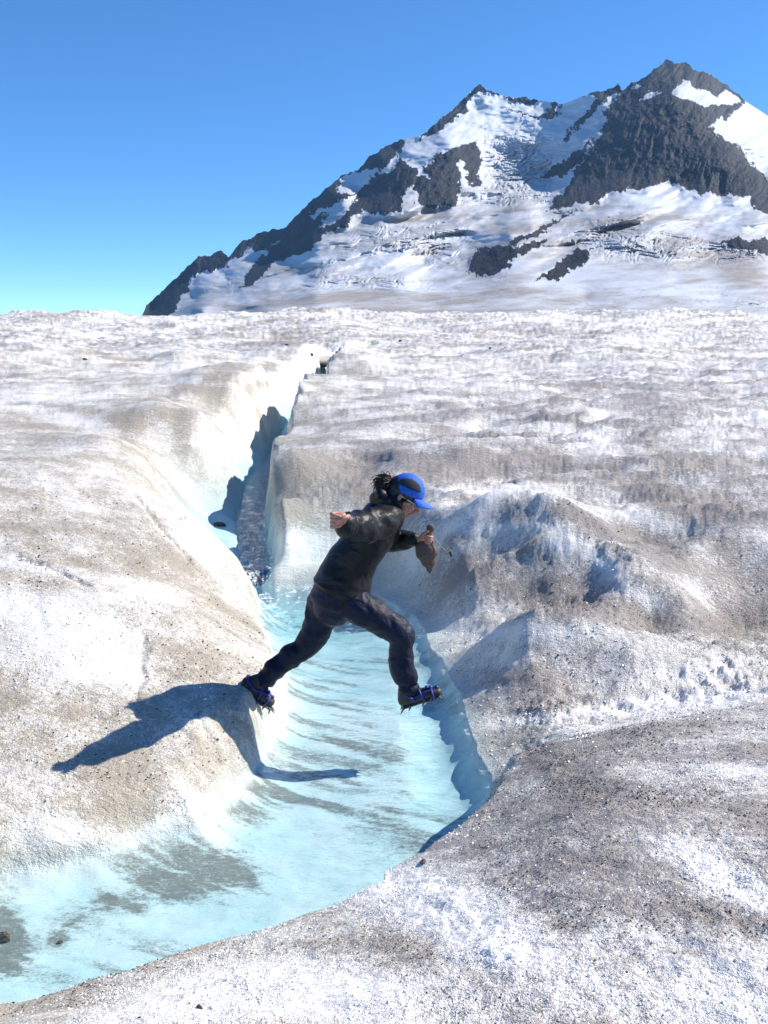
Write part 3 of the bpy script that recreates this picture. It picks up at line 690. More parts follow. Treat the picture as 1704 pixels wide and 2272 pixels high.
# ------------------------------------------------------------------ person leaping over the stream
YP = 5.66
PX = 1 / 378.0                   # metres per photo pixel at the person's distance
FOOT = at_y(700, 1575, YP)
def J(u, v, d=0.0): return at_y(u, v, YP + d)
class Solid:                     # closed blobs that are fused into one continuous surface
    def __init__(s): s.V = []; s.Q = []; s.n = 0
    def _add(s, V, Q):
        s.V.append(np.asarray(V, float)); s.Q += [tuple(i + s.n for i in q) for q in Q]; s.n += len(V)
    def ell(s, c, ax, r, seg=20, rings=12):
        """ellipsoid: centre, 3 axes, 3 radii"""
        V = []; Q = []
        A = [np.array(a, float) / np.linalg.norm(a) for a in ax]
        c = np.array(c, float)
        for i in range(1, rings):
            th = math.pi * i / rings
            for j in range(seg):
                ph = 2 * math.pi * j / seg
                V.append(c + A[0] * r[0] * math.sin(th) * math.cos(ph) + A[1] * r[1] * math.sin(th) * math.sin(ph) + A[2] * r[2] * math.cos(th))
        V.append(c + A[2] * r[2]); V.append(c - A[2] * r[2]); t, b = len(V) - 2, len(V) - 1
        for i in range(rings - 2):
            for j in range(seg):
                k = (j + 1) % seg
                Q.append((i * seg + j, (i + 1) * seg + j, (i + 1) * seg + k, i * seg + k))
        for j in range(seg):
            k = (j + 1) % seg
            Q.append((t, j, k)); Q.append((b, (rings - 2) * seg + k, (rings - 2) * seg + j))
        s._add(V, Q); return s
    def tube(s, pts, seg=24, sub=6, amp=0.0, freq=9.0, seed=0, axis=(0, 1, 0), pw=2.0):
        """pts: (point, in-plane radius, depth radius); round ends; folds of height amp"""
        P = np.array([list(p[0]) for p in pts], float); R = np.array([[p[1], p[2] if len(p) > 2 else p[1]] for p in pts], float)
        n = len(P); out = []; rad = []
        for i in range(n - 1):
            p0, p1, p2, p3 = P[max(i - 1, 0)], P[i], P[i + 1], P[min(i + 2, n - 1)]
            for k in range(sub):
                t = k / sub
                out.append(0.5 * ((2 * p1) + (-p0 + p2) * t + (2 * p0 - 5 * p1 + 4 * p2 - p3) * t * t + (-p0 + 3 * p1 - 3 * p2 + p3) * t ** 3))
                tt = t * t * (3 - 2 * t); rad.append(R[i] * (1 - tt) + R[i + 1] * tt)
        out.append(P[-1]); rad.append(R[-1]); out = np.array(out); rad = np.array(rad)
        T = np.gradient(out, axis=0); T /= np.linalg.norm(T, axis=1)[:, None]
        # rounded caps
        cap = [(-0.92, 0.40), (-0.70, 0.72), (-0.38, 0.925)]
        o2 = [out[0] + T[0] * rad[0][0] * a for a, b in cap] + list(out) + [out[-1] - T[-1] * rad[-1][0] * a for a, b in cap[::-1]]
        r2 = [rad[0] * b for a, b in cap] + list(rad) + [rad[-1] * b for a, b in cap[::-1]]
        T2 = [T[0]] * 3 + list(T) + [T[-1]] * 3
        L = np.concatenate([[0], np.cumsum(np.linalg.norm(np.diff(np.array(o2), axis=0), axis=1))])
        ax = np.array(axis, float); V = []; Q = []
        for i, (c, r, t) in enumerate(zip(o2, r2, T2)):
            Dv = ax - t * (ax @ t); nd = np.linalg.norm(Dv)
            Dv = Dv / nd if nd > 1e-3 else np.array([1.0, 0, 0])
            N = np.cross(t, Dv)
            ph = np.arange(seg) * 2 * math.pi / seg
            f = np.ones(seg)
            if amp:
                f = 1 + amp * (1.3 * pn(L[i] * freq * 2.2 + 0.6 * np.cos(ph), np.sin(ph) * 0.9 + np.full(seg, seed * 3.1), seed) - 0.9 * np.abs(pn(L[i] * freq * 1.2 + np.sin(ph), np.cos(ph) + seed, seed + 5)) + .15)
            for j in range(seg):
                cs, sn = math.cos(ph[j]), math.sin(ph[j])
                V.append(c + (N * r[0] * cs + Dv * r[1] * sn) * f[j])
        m = len(o2)
        for i in range(m - 1):
            for j in range(seg):
                k = (j + 1) % seg
                Q.append((i * seg + j, i * seg + k, (i + 1) * seg + k, (i + 1) * seg + j))
        Q.append(tuple(range(seg))[::-1]); Q.append(tuple((m - 1) * seg + j for j in range(seg)))
        s._add(V, Q); return s
    def fused(s, name, voxel, smooth=2, wr=None):
        me = bpy.data.meshes.new(name + '_src')
        me.from_pydata(np.concatenate(s.V).tolist(), [], s.Q)
        o = bpy.data.objects.new('tmp', me); col.objects.link(o)
        m = o.modifiers.new('r', 'REMESH'); m.mode = 'VOXEL'; m.voxel_size = voxel; m.use_smooth_shade = True
        if smooth:
            k = o.modifiers.new('s', 'SMOOTH'); k.factor = 0.5; k.iterations = smooth
        bpy.context.view_layer.update()
        dg = bpy.context.evaluated_depsgraph_get()
        res = bpy.data.meshes.new_from_object(o.evaluated_get(dg), depsgraph=dg)
        bpy.data.objects.remove(o, do_unlink=True); bpy.data.meshes.remove(me)
        res.name = name; res.materials.clear()
        if wr: wr(res)
        return s._fin(res)
    def plain(s, name):
        me = bpy.data.meshes.new(name); me.from_pydata(np.concatenate(s.V).tolist(), [], s.Q)
        return s._fin(me)
    def _fin(s, me):
        me.polygons.foreach_set('use_smooth', np.ones(len(me.polygons), bool)); me.update(); return me
def part(name, me, mat, root, org, label=None):
    me.transform(Matrix.Translation(-Vector(org)))
    me.polygons.foreach_set('use_smooth', np.ones(len(me.polygons), bool))
    o = link(name, me, mat, root)
    if label: o['label'] = label
    return o
def folds(amp, sx, sy, sz, seed):
    def f(me):
        n = len(me.vertices); co = np.empty(n * 3, np.float32); no = np.empty(n * 3, np.float32)
        me.vertices.foreach_get('co', co); me.vertices.foreach_get('normal', no)
        co = co.reshape(-1, 3).astype(float); no = no.reshape(-1, 3)
        a = co[:, 0] * sx + co[:, 1] * sy; b = co[:, 2] * sz + co[:, 1] * sy * 0.7
        w = 1 - 2.2 * np.abs(fbm(a, b, 3, seed, 0.5))
        me.vertices.foreach_set('co', (co + no * (amp * w)[:, None]).astype(np.float32).ravel()); me.update()
    return f

# materials
def cloth(name, color, rough, sheen=0.0, bumpd=0.004, spec=0.5, scale=60):
    m = NT(name); P = m.objpos()
    c = m.mix(m.rng(m.noise(P, 7, 4), .3, .7), color, C(color[0] * 1.5, color[1] * 1.5, color[2] * 1.5))
    b = m.bump(m.noise(P, 20, 4, 0.6, 1.2), 0.006, 0.55); b = m.bump(m.noise(P, 420, 1), bumpd * .1, 0.4, b)
    n = m.bsdf(c, rough, b); n.inputs['Specular IOR Level'].default_value = spec
    n.inputs['Sheen Weight'].default_value = sheen
    return m.done(n)
def plain_mat(name, color, rough=0.5, metal=0.0, spec=0.5):
    m = NT(name); P = m.objpos()
    c = m.mix(m.rng(m.noise(P, 60, 3), .35, .65), color, C(color[0] * 0.72, color[1] * 0.72, color[2] * 0.72))
    n = m.bsdf(c, rough); n.inputs['Metallic'].default_value = metal; n.inputs['Specular IOR Level'].default_value = spec
    return m.done(n)
M_JACKET = cloth('black_shell_fabric', C(0.0045, 0.005, 0.0065), 0.46, 0.0, spec=0.26)
M_TROUSER = cloth('dark_trouser_fabric', C(0.007, 0.010, 0.024), 0.55, 0.0, spec=0.20)
M_SKIN = plain_mat('skin', C(0.50, 0.235, 0.17), 0.5)
M_HAIR = plain_mat('black_hair', C(0.012, 0.010, 0.009), 0.42)
M_CAP = plain_mat('blue_cap_cloth', C(0.012, 0.115, 0.60), 0.75)
M_MESH = plain_mat('black_cap_mesh', C(0.016, 0.022, 0.045), 0.8)
M_BOOT = plain_mat('dark_boot_leather', C(0.035, 0.030, 0.028), 0.55)
M_SOLE = plain_mat('black_rubber', C(0.015, 0.015, 0.016), 0.7)
M_STEEL = plain_mat('crampon_steel', C(0.16, 0.17, 0.18), 0.38, 0.8)
M_BLUE = plain_mat('blue_strap', C(0.012, 0.03, 0.24), 0.55)
M_SACK = plain_mat('brown_sack_cloth', C(0.13, 0.085, 0.070), 0.85)
M_CORD = plain_mat('pale_cord', C(0.30, 0.26, 0.22), 0.7)
M_LENS = plain_mat('dark_lens', C(0.02, 0.025, 0.03), 0.12, spec=0.8)
M_FRAME = plain_mat('silver_frame', C(0.50, 0.52, 0.54), 0.3, 0.3)
M_RED = plain_mat('red_hair_tie', C(0.45, 0.02, 0.03), 0.7)

person = bpy.data.objects.new('person', None); col.objects.link(person); person.location = FOOT
person.empty_display_size = 0.2
tag(person, 'person in black jacket, dark trousers and blue cap leaping across the turquoise stream', 'person')
ORG = FOOT.copy()

# head frame
HC = J(897, 1099, 0.0)
ex = (J(901, 1099) - J(897, 1099)).normalized(); ez = (J(897, 1095) - J(897, 1099)).normalized()
ta = math.radians(33)
HF = (ex * math.cos(ta) - ez * math.sin(ta)); HU = (ex * math.sin(ta) + ez * math.cos(ta)); HD = Vector((0, -1, 0))
# the face turns a little towards the camera
HF2 = (HF + HD * 0.10).normalized(); HD = (HD - HF * 0.10).normalized(); HF = HF2
def H(f, k, d=0.0): return HC + (HF * f + HU * k + HD * d) * PX
AX = (HF, HD, HU)
def rr(*a): return [x * PX for x in a]

B = Solid()
B.ell(H(-5, 9), AX, rr(37, 29, 34)).ell(H(8, -10), AX, rr(27, 23, 31)).ell(H(16, -4), AX, rr(21, 21, 24))
B.ell(H(24, -33), AX, rr(9.5, 9, 8)).ell(H(14, -30), AX, rr(15, 15, 11)).ell(H(3, -22), AX, rr(16, 20, 16))
B.tube([(H(32, 4), 5 * PX), (H(38, -7), 4.6 * PX), (H(43.5, -14), 5.6 * PX)], seg=12)
B.ell(H(39, -16.5), AX, rr(5, 7.5, 4)).ell(H(31, 6, 10), AX, rr(7, 9, 4)).ell(H(31, 6, -10), AX, rr(7, 9, 4))
B.ell(H(34.5, -23), AX, rr(4.6, 8, 2.7)).ell(H(33, -27.5), AX, rr(4.6, 7, 2.8)).ell(H(26, -11, 14), AX, rr(9, 7, 8)).ell(H(26, -11, -14), AX, rr(9, 7, 8))
for sd in (1, -1):
    B.ell(H(-6, -4, sd * 28), AX, rr(5, 3, 9.5)); B.ell(H(-5, -11, sd * 27), AX, rr(3, 2.6, 3.5))
B.tube([(J(858, 1140), 24 * PX), (J(876, 1122), 20 * PX), (J(890, 1108), 20 * PX)])
# slim trunk and limbs inside the clothes, so that the body is whole
B.tube([(J(850, 1150), 36 * PX, 55 * PX), (J(815, 1195), 36 * PX, 50 * PX), (J(780, 1255), 36 * PX, 42 * PX), (J(752, 1310), 38 * PX, 50 * PX), (J(745, 1330), 34 * PX, 48 * PX)])
B.tube([(J(850, 1152, -.14), 20 * PX), (J(805, 1172, -.26), 17 * PX), (J(768, 1163, -.44), 10 * PX), (J(760, 1159, -.49), 9 * PX)])
B.tube([(J(862, 1158, .14), 20 * PX), (J(868, 1200, .20), 16 * PX), (J(898, 1197, .16), 11 * PX), (J(922, 1198, .12), 8.5 * PX), (J(934, 1196, .11), 8 * PX)])
B.tube([(J(760, 1330, -.07), 30 * PX), (J(825, 1365, -.09), 26 * PX), (J(885, 1408, -.10), 20 * PX), (J(889, 1460, -.09), 18 * PX), (J(902, 1525, -.08), 12 * PX), (J(905, 1545, -.08), 12 * PX)])
B.tube([(J(728, 1335, .07), 30 * PX), (J(708, 1385, .08), 26 * PX), (J(688, 1430, .08), 20 * PX), (J(640, 1456, .07), 18 * PX), (J(592, 1505, .06), 12 * PX), (J(575, 1520, .06), 12 * PX)])
# near hand: a fist turned to the camera, thumb across the curled fingers
fc = J(753, 1154, -.54); fx = ex; fz = ez; fy = Vector((0, -1, 0))
def Fh(a, b, c=0): return fc + (fx * a + fz * b + fy * c) * PX
B.ell(Fh(3, -1, -7), (fx, fy, fz), rr(14, 12, 14))
for k, (rad_, off) in enumerate(((16, 13), (17.5, 4.6), (16.5, -4), (14, -12))):
    B.tube([(Fh(6, off * .9, 1), 4.4 * PX), (Fh(-6, off, 5), 4.8 * PX), (Fh(-14, off * .95, -1), 4.6 * PX), (Fh(-13, off * .9, -11), 4.4 * PX), (Fh(-4, off * .85, -14), 4 * PX)][0:5] if False else
           [(Fh(8, off * .8, -8), 4.4 * PX), (Fh(-7, off * .95, -2), 4.4 * PX), (Fh(-15, off, 6), 4.3 * PX), (Fh(-10, off * .9, 14), 4.1 * PX), (Fh(1, off * .75, 13), 3.8 * PX)], seg=12, sub=4)
B.tube([(Fh(15, 4, -6), 5.4 * PX), (Fh(18, 8, 6), 5.0 * PX), (Fh(11, 8, 17), 4.6 * PX), (Fh(1, 2, 20), 4.1 * PX)], seg=12, sub=4)
# far hand gripping the neck of the sack
gc = J(948, 1192, .10)
def G(a, b, c=0): return gc + (fx * a + fz * b + fy * c) * PX
B.ell(G(-8, -3, 0), (fx, fy, fz), rr(12, 8, 8.5))
for k, (a0, b0) in enumerate(((-2, 2.5), (-1.5, -2.5), (-2, -7), (-4, -11))):
    B.tube([(G(a0 - 4, b0, 4), 3.6 * PX), (G(a0 + 4, b0, 10), 3.6 * PX), (G(a0 + 11 - k, b0 - 1, 8), 3.3 * PX), (G(a0 + 13 - k, b0 - 1, 1), 3.0 * PX)], seg=10, sub=4)
B.tube([(G(-12, 3, 2), 4.2 * PX), (G(-7, 10, 5), 3.8 * PX), (G(1, 14, 6), 3.3 * PX)], seg=10, sub=4)
part('body', B.fused('body', 0.003, 1), M_SKIN, person, ORG)

# jacket with hood and sleeves
K = Solid()
K.tube([(J(862, 1128), 30 * PX, 48 * PX), (J(846, 1150), 44 * PX, 68 * PX), (J(824, 1185), 49 * PX, 70 * PX), (J(800, 1218), 50 * PX, 64 * PX), (J(778, 1252), 54 * PX, 60 * PX), (J(764, 1284), 60 * PX, 68 * PX), (J(758, 1302), 64 * PX, 73 * PX), (J(756, 1308), 60 * PX, 70 * PX)],
       seg=40, sub=8, amp=0.045, freq=3.2, seed=2)
K.tube([(J(868, 1150, -.10), 28 * PX), (J(848, 1156, -.17), 34 * PX), (J(818, 1166, -.25), 35 * PX), (J(793, 1168, -.36), 31 * PX), (J(776, 1166, -.43), 27 * PX), (J(768, 1165, -.475), 25 * PX)], seg=32, sub=7, amp=0.17, freq=6, seed=5)
K.tube([(J(858, 1155, .12), 30 * PX), (J(862, 1195, .18), 27 * PX), (J(880, 1200, .18), 24 * PX), (J(903, 1197, .15), 20 * PX), (J(917, 1198, .13), 15 * PX)], seg=28, sub=7, amp=0.18, freq=8, seed=8)
K.tube([(J(854, 1134), 34 * PX, 38 * PX), (J(866, 1120), 30 * PX, 34 * PX), (J(874, 1112), 27 * PX, 31 * PX)], seg=28, amp=0.06, freq=6, seed=11)
K.ell(J(880, 1140), (ex, Vector((0, 1, 0)), ez), rr(12, 22, 17))
K.tube([(J(846, 1098, -.07), 12 * PX), (J(836, 1106, 0), 16 * PX), (J(846, 1098, .07), 12 * PX)], seg=18, amp=0.15, freq=8, seed=13)
K.tube([(J(856, 1112, -.08), 13 * PX), (J(840, 1110, 0), 19 * PX), (J(856, 1112, .08), 13 * PX)], seg=18)
part('jacket', K.fused('jacket', 0.0052, 2, folds(0.0035, 8, 5, 12, 401)), M_JACKET, person, ORG)

# trousers
K = Solid()
K.tube([(J(762, 1285), 46 * PX, 58 * PX), (J(752, 1306), 54 * PX, 66 * PX), (J(744, 1330), 55 * PX, 68 * PX), (J(741, 1343), 46 * PX, 60 * PX)], seg=36, amp=0.03, seed=21)
K.tube([(J(762, 1328, -.06), 42 * PX, 40 * PX), (J(800, 1350, -.09), 37 * PX), (J(842, 1374, -.10), 34 * PX), (J(872, 1394, -.10), 31 * PX), (J(890, 1411, -.10), 29 * PX), (J(890, 1434, -.10), 24 * PX),
        (J(889, 1462, -.09), 27 * PX), (J(895, 1490, -.09), 26 * PX), (J(903, 1507, -.08), 26 * PX), (J(904, 1518, -.08), 21 * PX), (J(907, 1528, -.08), 24 * PX), (J(908, 1534, -.08), 20 * PX)],
       seg=32, sub=7, amp=0.11, freq=5, seed=23)
K.tube([(J(722, 1338, .06), 40 * PX, 40 * PX), (J(712, 1368, .08), 35 * PX), (J(702, 1398, .08), 33 * PX), (J(688, 1424, .08), 30 * PX), (J(668, 1442, .08), 25 * PX), (J(645, 1456, .07), 26 * PX),
        (J(628, 1470, .07), 22 * PX), (J(610, 1486, .06), 25 * PX), (J(599, 1497, .06), 21 * PX), (J(590, 1506, .06), 23 * PX), (J(584, 1512, .06), 18 * PX)],
       seg=32, sub=7, amp=0.14, freq=6.5, seed=27)
part('trousers', K.fused('trousers', 0.0052, 7, folds(0.0038, 15, 6, 14, 411)), M_TROUSER, person, ORG)

# hair
Hh = Solid()
Hh.ell(H(-9, 6), AX, rr(36, 31, 33)).ell(H(-18, -8), AX, rr(25, 28, 25)).ell(H(4, 4, 14), AX, rr(20, 17, 15)).ell(H(4, 4, -14), AX, rr(20, 17, 15))
hair = part('hair', Hh.fused('hair', 0.005, 1, folds(0.002, 40, 40, 20, 421)), M_HAIR, person, ORG)
rng_ = random.Random(4)
pt = Solid(); root_ = J(869, 1064)
pt.tube([(J(866, 1065), 5 * PX), (J(857, 1067), 9 * PX), (J(848, 1074), 11 * PX), (J(843, 1082), 8 * PX)], seg=14, amp=.3, freq=20)
for i in range(520):
    e = J(846 + rng_.gauss(0, 7.5), 1071 + rng_.gauss(0, 8), rng_.gauss(0, .024)); mid = root_.lerp(e, .5) + ez * (rng_.uniform(-3, 9) * PX) + Vector((0, rng_.gauss(0, .008), 0))
    tip = e - ez * rng_.uniform(2, 12) * PX + ex * rng_.uniform(-8, 3) * PX
    pt.tube([(root_, 1.0 * PX), (mid, .8 * PX), (e, .6 * PX), (tip, .2 * PX)], seg=5, sub=3)
part('ponytail', pt.plain('ponytail'), M_HAIR, person, ORG)
rt = Solid(); rt.tube([(J(874, 1062), 4 * PX), (J(868, 1064), 4.2 * PX)], seg=12)
rt.tube([(H(-26, 14), 8 * PX), (J(873, 1062), 3.4 * PX)], seg=12)
part('hair_tie', rt.plain('hair_tie'), M_RED, person, ORG)

# cap: domed crown with dark side panels and a curved brim
def cap_shell(name, off, th0, th1, d0=None):
    pass
cv = []; cq = []; NA, NB = 40, 16
cen = H(-1, 13)
tilt = math.radians(11)
cu = (HU * math.cos(tilt) - HF * math.sin(tilt)); cf = (HF * math.cos(tilt) + HU * math.sin(tilt))
def capp(ph, th, e=0.0):
    rf, rd, rk = (38.5 + e), (33 + e), (37 + e)
    p = cen + (cf * rf * math.cos(ph) * math.cos(th) + HD * rd * math.sin(ph) * math.cos(th) + cu * rk * math.sin(th)) * PX
    return p
for i in range(NB + 1):
    th = math.radians(-12) + (math.pi / 2 + math.radians(12)) * i / NB
    for j in range(NA): cv.append(capp(2 * math.pi * j / NA, min(th, math.pi / 2 - 1e-3)))
for i in range(NB):
    for j in range(NA):
        k = (j + 1) % NA; cq.append((i * NA + j, i * NA + k, (i + 1) * NA + k, (i + 1) * NA + j))
me = bpy.data.meshes.new('cap'); me.from_pydata([list(p) for p in cv], [], cq)
cap = part('cap', me, M_CAP, person, ORG)
mo = cap.modifiers.new('thick', 'SOLIDIFY'); mo.thickness = 0.004; mo.offset = 1
def patch(name, fn, na, nb, mat, parent, thick=0.003, label=None):
    vs = [list(fn(i / na, j / nb)) for i in range(na + 1) for j in range(nb + 1)]
    qs = [(i * (nb + 1) + j, i * (nb + 1) + j + 1, (i + 1) * (nb + 1) + j + 1, (i + 1) * (nb + 1) + j) for i in range(na) for j in range(nb)]
    me = bpy.data.meshes.new(name); me.from_pydata(vs, [], qs)
    o = part(name, me, mat, parent, ORG, label); m_ = o.modifiers.new('thick', 'SOLIDIFY'); m_.thickness = thick; m_.offset = 0
    return o
for sgn in (1, -1):
    def side(a, b, sgn=sgn):      # half-moon of dark mesh on each side of the crown
        ph = math.radians(86 + 44 * (1 - 2 * a)); top = math.radians(32) * math.sqrt(max(1 - (2 * a - 1) ** 2, 0)) + 0.02
        th = math.radians(12) + top * b
        return capp(sgn * ph, th, 2.4)
    patch('cap_panel', side, 18, 8, M_MESH, cap)
def brim(a, b):
    ph = math.radians(-58 + 116 * a); r = 34 + b * (30 * math.cos(ph * 0.9) + 2)
    return cen + (cf * (r * math.cos(ph) + 3) + HD * 31 * math.sin(ph) * (1 - 0.02 * b) + cu * (-7 - b * 9 - 7 * math.sin(ph) ** 2 * (0.5 + b))) * PX
patch('brim', brim, 18, 8, M_CAP, cap, 0.004)

# sunglasses
sg = Solid()
for sd in (1, -1):
    pts = []
    for k in range(17):
        a = 2 * math.pi * k / 16
        pts.append((H(33 - abs(math.sin(a)) * 0 - 3 * (1 + math.cos(a)), -3 + 6.5 * math.sin(a), sd * (13 + 9.5 * math.cos(a))), 1.4 * PX))
    sg.tube(pts, seg=8, sub=2)
    sg.tube([(H(27, -1, sd * 22), 1.6 * PX), (H(14, -1, sd * 27), 1.6 * PX), (H(-4, -1, sd * 30), 1.6 * PX)], seg=8)
sg.tube([(H(36, -1, 4), 1.5 * PX), (H(38, 1, 0), 1.5 * PX), (H(36, -1, -4), 1.5 * PX)], seg=8)
glasses = part('sunglasses', sg.plain('sunglasses'), M_FRAME, person, ORG)
for sd in (1, -1):
    ln = Solid(); ln.ell(H(30.5, -3, sd * 13), ((HF + HD * (-0.28 * sd)).normalized() * 1.0, (HD + HF * (-0.3 * sd)).normalized(), HU), rr(2.5, 9.5, 6.5), 16, 8)
    part('lens', ln.plain('lens'), M_LENS, glasses, ORG)

# boots with crampons and blue straps
def boot(heel, ball, toe, ankle, d, up, lbl):
    """all in photo pixels at depth offset d; up is the direction from the sole to the ankle"""
    upv = (ex * up[0] + ez * up[1]).normalized()
    hp, bp, tp, ap = J(*heel, d), J(*ball, d), J(*toe, d), J(*ankle, d)
    fwd = (tp - hp).normalized(); sid = Vector((0, 1, 0))
    s_ = Solid()
    s_.tube([(hp + upv * 19 * PX, 17 * PX, 14 * PX), (hp.lerp(tp, .35) + upv * 17 * PX, 16 * PX, 15 * PX), (hp.lerp(tp, .7) + upv * 14 * PX, 12.5 * PX, 17 * PX), (tp - fwd * 12 * PX + upv * 12 * PX, 10 * PX, 14.5 * PX)], seg=24)
    s_.tube([(ap, 20 * PX, 18 * PX), (ap.lerp(hp, .5) + upv * 8 * PX, 19 * PX, 16 * PX), (hp + upv * 18 * PX + fwd * 3 * PX, 17 * PX, 15 * PX)], seg=24)
    bt = part('boot', s_.fused('boot', 0.004, 2), M_BOOT, person, ORG, lbl)
    so_ = Solid()
    so_.tube([(hp + fwd * 2 * PX + upv * 4 * PX, 6.5 * PX, 14 * PX), (hp.lerp(tp, .4) + upv * 4 * PX, 5.5 * PX, 13 * PX), (hp.lerp(tp, .72) + upv * 4 * PX, 6 * PX, 17.5 * PX), (tp - fwd * 8 * PX + upv * 6 * PX, 5 * PX, 13 * PX)], seg=20)
    part('sole', so_.fused('sole', 0.004, 1), M_SOLE, bt, ORG)
    cr = Solid()
    for sg_ in (1, -1):
        w_ = sid * (14.5 * sg_ * PX)
        cr.tube([(hp + w_ * .8 - upv * 1 * PX, 1.8 * PX), (hp.lerp(tp, .45) + w_ * .7 - upv * 1 * PX, 1.8 * PX), (hp.lerp(tp, .7) + w_ - upv * 1 * PX, 1.8 * PX), (tp + w_ * .6 - fwd * 2 * PX, 1.8 * PX)], seg=8)
        for q, sp in ((.02, -3), (.20, 0), (.55, 0), (.76, 2), (.95, 5)):
            b0 = hp.lerp(tp, q) + w_ * .9
            cr.tube([(b0, 3 * PX, 2 * PX), (b0 - upv * 5 * PX + fwd * sp * .4 * PX, 2 * PX, 1.3 * PX), (b0 - upv * 11 * PX + fwd * sp * PX, .5 * PX)], seg=6, sub=2)
        cr.tube([(tp + w_ * .4, 2.4 * PX), (tp + w_ * .4 + fwd * 11 * PX - upv * 5 * PX, .5 * PX)], seg=6, sub=2)
        cr.tube([(hp + w_ * .9, 1.6 * PX), (hp + w_ * .9 + upv * 16 * PX - fwd * 3 * PX, 1.6 * PX)], seg=6, sub=2)
        cr.tube([(hp.lerp(tp, .72) + w_ * 1.15, 1.6 * PX), (hp.lerp(tp, .74) + w_ * 1.15 + upv * 12 * PX, 1.6 * PX)], seg=6, sub=2)
    for q in (.08, .34, .62, .9):
        cr.tube([(hp.lerp(tp, q) - sid * 12 * PX - upv * PX, 1.6 * PX), (hp.lerp(tp, q) + sid * 12 * PX - upv * PX, 1.6 * PX)], seg=6, sub=2)
    part('crampon', cr.plain('crampon'), M_STEEL, bt, ORG)
    def ring(c, fa, ra, rb, r, n=16):
        st_ = Solid(); pts = []
        ga = fa.cross(sid).normalized()
        for k in range(n + 1):
            a = 2 * math.pi * k / n
            pts.append((c + sid * (ra * math.cos(a) * PX) + ga * (rb * math.sin(a) * PX), r * PX, r * PX))
        st_.tube(pts, seg=8, sub=2); return st_
    for (c, fa, ra, rb) in ((hp.lerp(tp, .10) + upv * 26 * PX, (fwd * .35 + upv).normalized(), 19, 21), (hp.lerp(tp, .45) + upv * 17 * PX, (fwd + upv * .3).normalized(), 17, 16), (hp.lerp(tp, .74) + upv * 12 * PX, fwd, 18, 13)):
        part('strap', ring(c, fa, ra, rb, 2.8).plain('strap'), M_BLUE, bt, ORG)
    bk = Solid()
    for q, hgt in ((.52, 33), (.62, 30), (.80, 25)):
        bk.ell(hp.lerp(tp, q) + upv * hgt * PX - sid * 3 * PX, (ex, sid, ez), rr(5, 6, 4), 10, 6)
    bk.tube([(hp.lerp(tp, .15) + upv * 20 * PX - sid * 17 * PX, 2.4 * PX), (hp.lerp(tp, .5) + upv * 26 * PX - sid * 14 * PX, 2.4 * PX), (hp.lerp(tp, .78) + upv * 22 * PX - sid * 8 * PX, 2.4 * PX)], seg=8)
    part('buckle', bk.plain('buckle'), M_BLUE, bt, ORG)
boot((893, 1569), (950, 1552), (978, 1541), (905, 1528), -.08, (0.30, 1.0), 'leading dark boot with blue crampon straps held out over the water')
boot((539, 1532), (585, 1562), (603, 1572), (578, 1513), .06, (0.62, 0.80), 'trailing dark boot with blue straps pushing off the left bank')

# sack in the leading hand
sack = bpy.data.objects.new('cloth_sack', None); col.objects.link(sack)
SO = J(953, 1272, .09); sack.location = SO
tag(sack, 'small brown cloth sack hanging from the leading hand of the person', 'bag')
s_ = Solid()
s_.tube([(J(955, 1172, .10), 9.5 * PX, 6 * PX), (J(952, 1182, .10), 6.5 * PX), (J(950, 1192, .10), 6.5 * PX), (J(949, 1201, .10), 15 * PX, 11 * PX), (J(946, 1214, .10), 24 * PX, 15 * PX), (J(947, 1228, .10), 25 * PX, 16 * PX),
         (J(951, 1246, .10), 17 * PX, 12 * PX), (J(953, 1262, .10), 7.5 * PX, 6 * PX), (J(953, 1271, .10), 2.5 * PX)], seg=28, sub=6, amp=0.12, freq=7, seed=31)
me = s_.fused('pouch', 0.004, 1); me.transform(Matrix.Translation(-SO)); link('pouch', me, M_SACK, sack)
s_ = Solid(); s_.tube([(J(957, 1190, .09), .9 * PX), (J(972, 1205, .08), .9 * PX), (J(986, 1220, .08), .9 * PX), (J(999, 1230, .08), .9 * PX)], seg=6)
me = s_.plain('drawcord'); me.transform(Matrix.Translation(-SO)); link('drawcord', me, M_CORD, sack)
s_ = Solid(); s_.tube([(J(999, 1226, .08), 3 * PX), (J(1001, 1233, .08), 2.5 * PX)], seg=8)
me = s_.plain('toggle'); me.transform(Matrix.Translation(-SO)); link('toggle', me, M_SOLE, sack)

# cuffs of the jacket and hems of the trousers
def cuff(name, a, b, ra, rb, mat, amp=0.05):
    t = Solid(); t.tube([(a, ra * PX), (a.lerp(b, .5), (ra + rb) / 2 * PX * 1.02), (b, rb * PX)], seg=24, amp=amp, freq=30, seed=3)
    part(name, t.plain(name), mat, person, ORG)
cuff('cuff', J(769, 1165, -.465), J(764, 1162, -.49), 26, 21, M_JACKET, 0.09)
cuff('cuff', J(915, 1198, .13), J(922, 1198, .125), 15, 12, M_JACKET, 0.09)
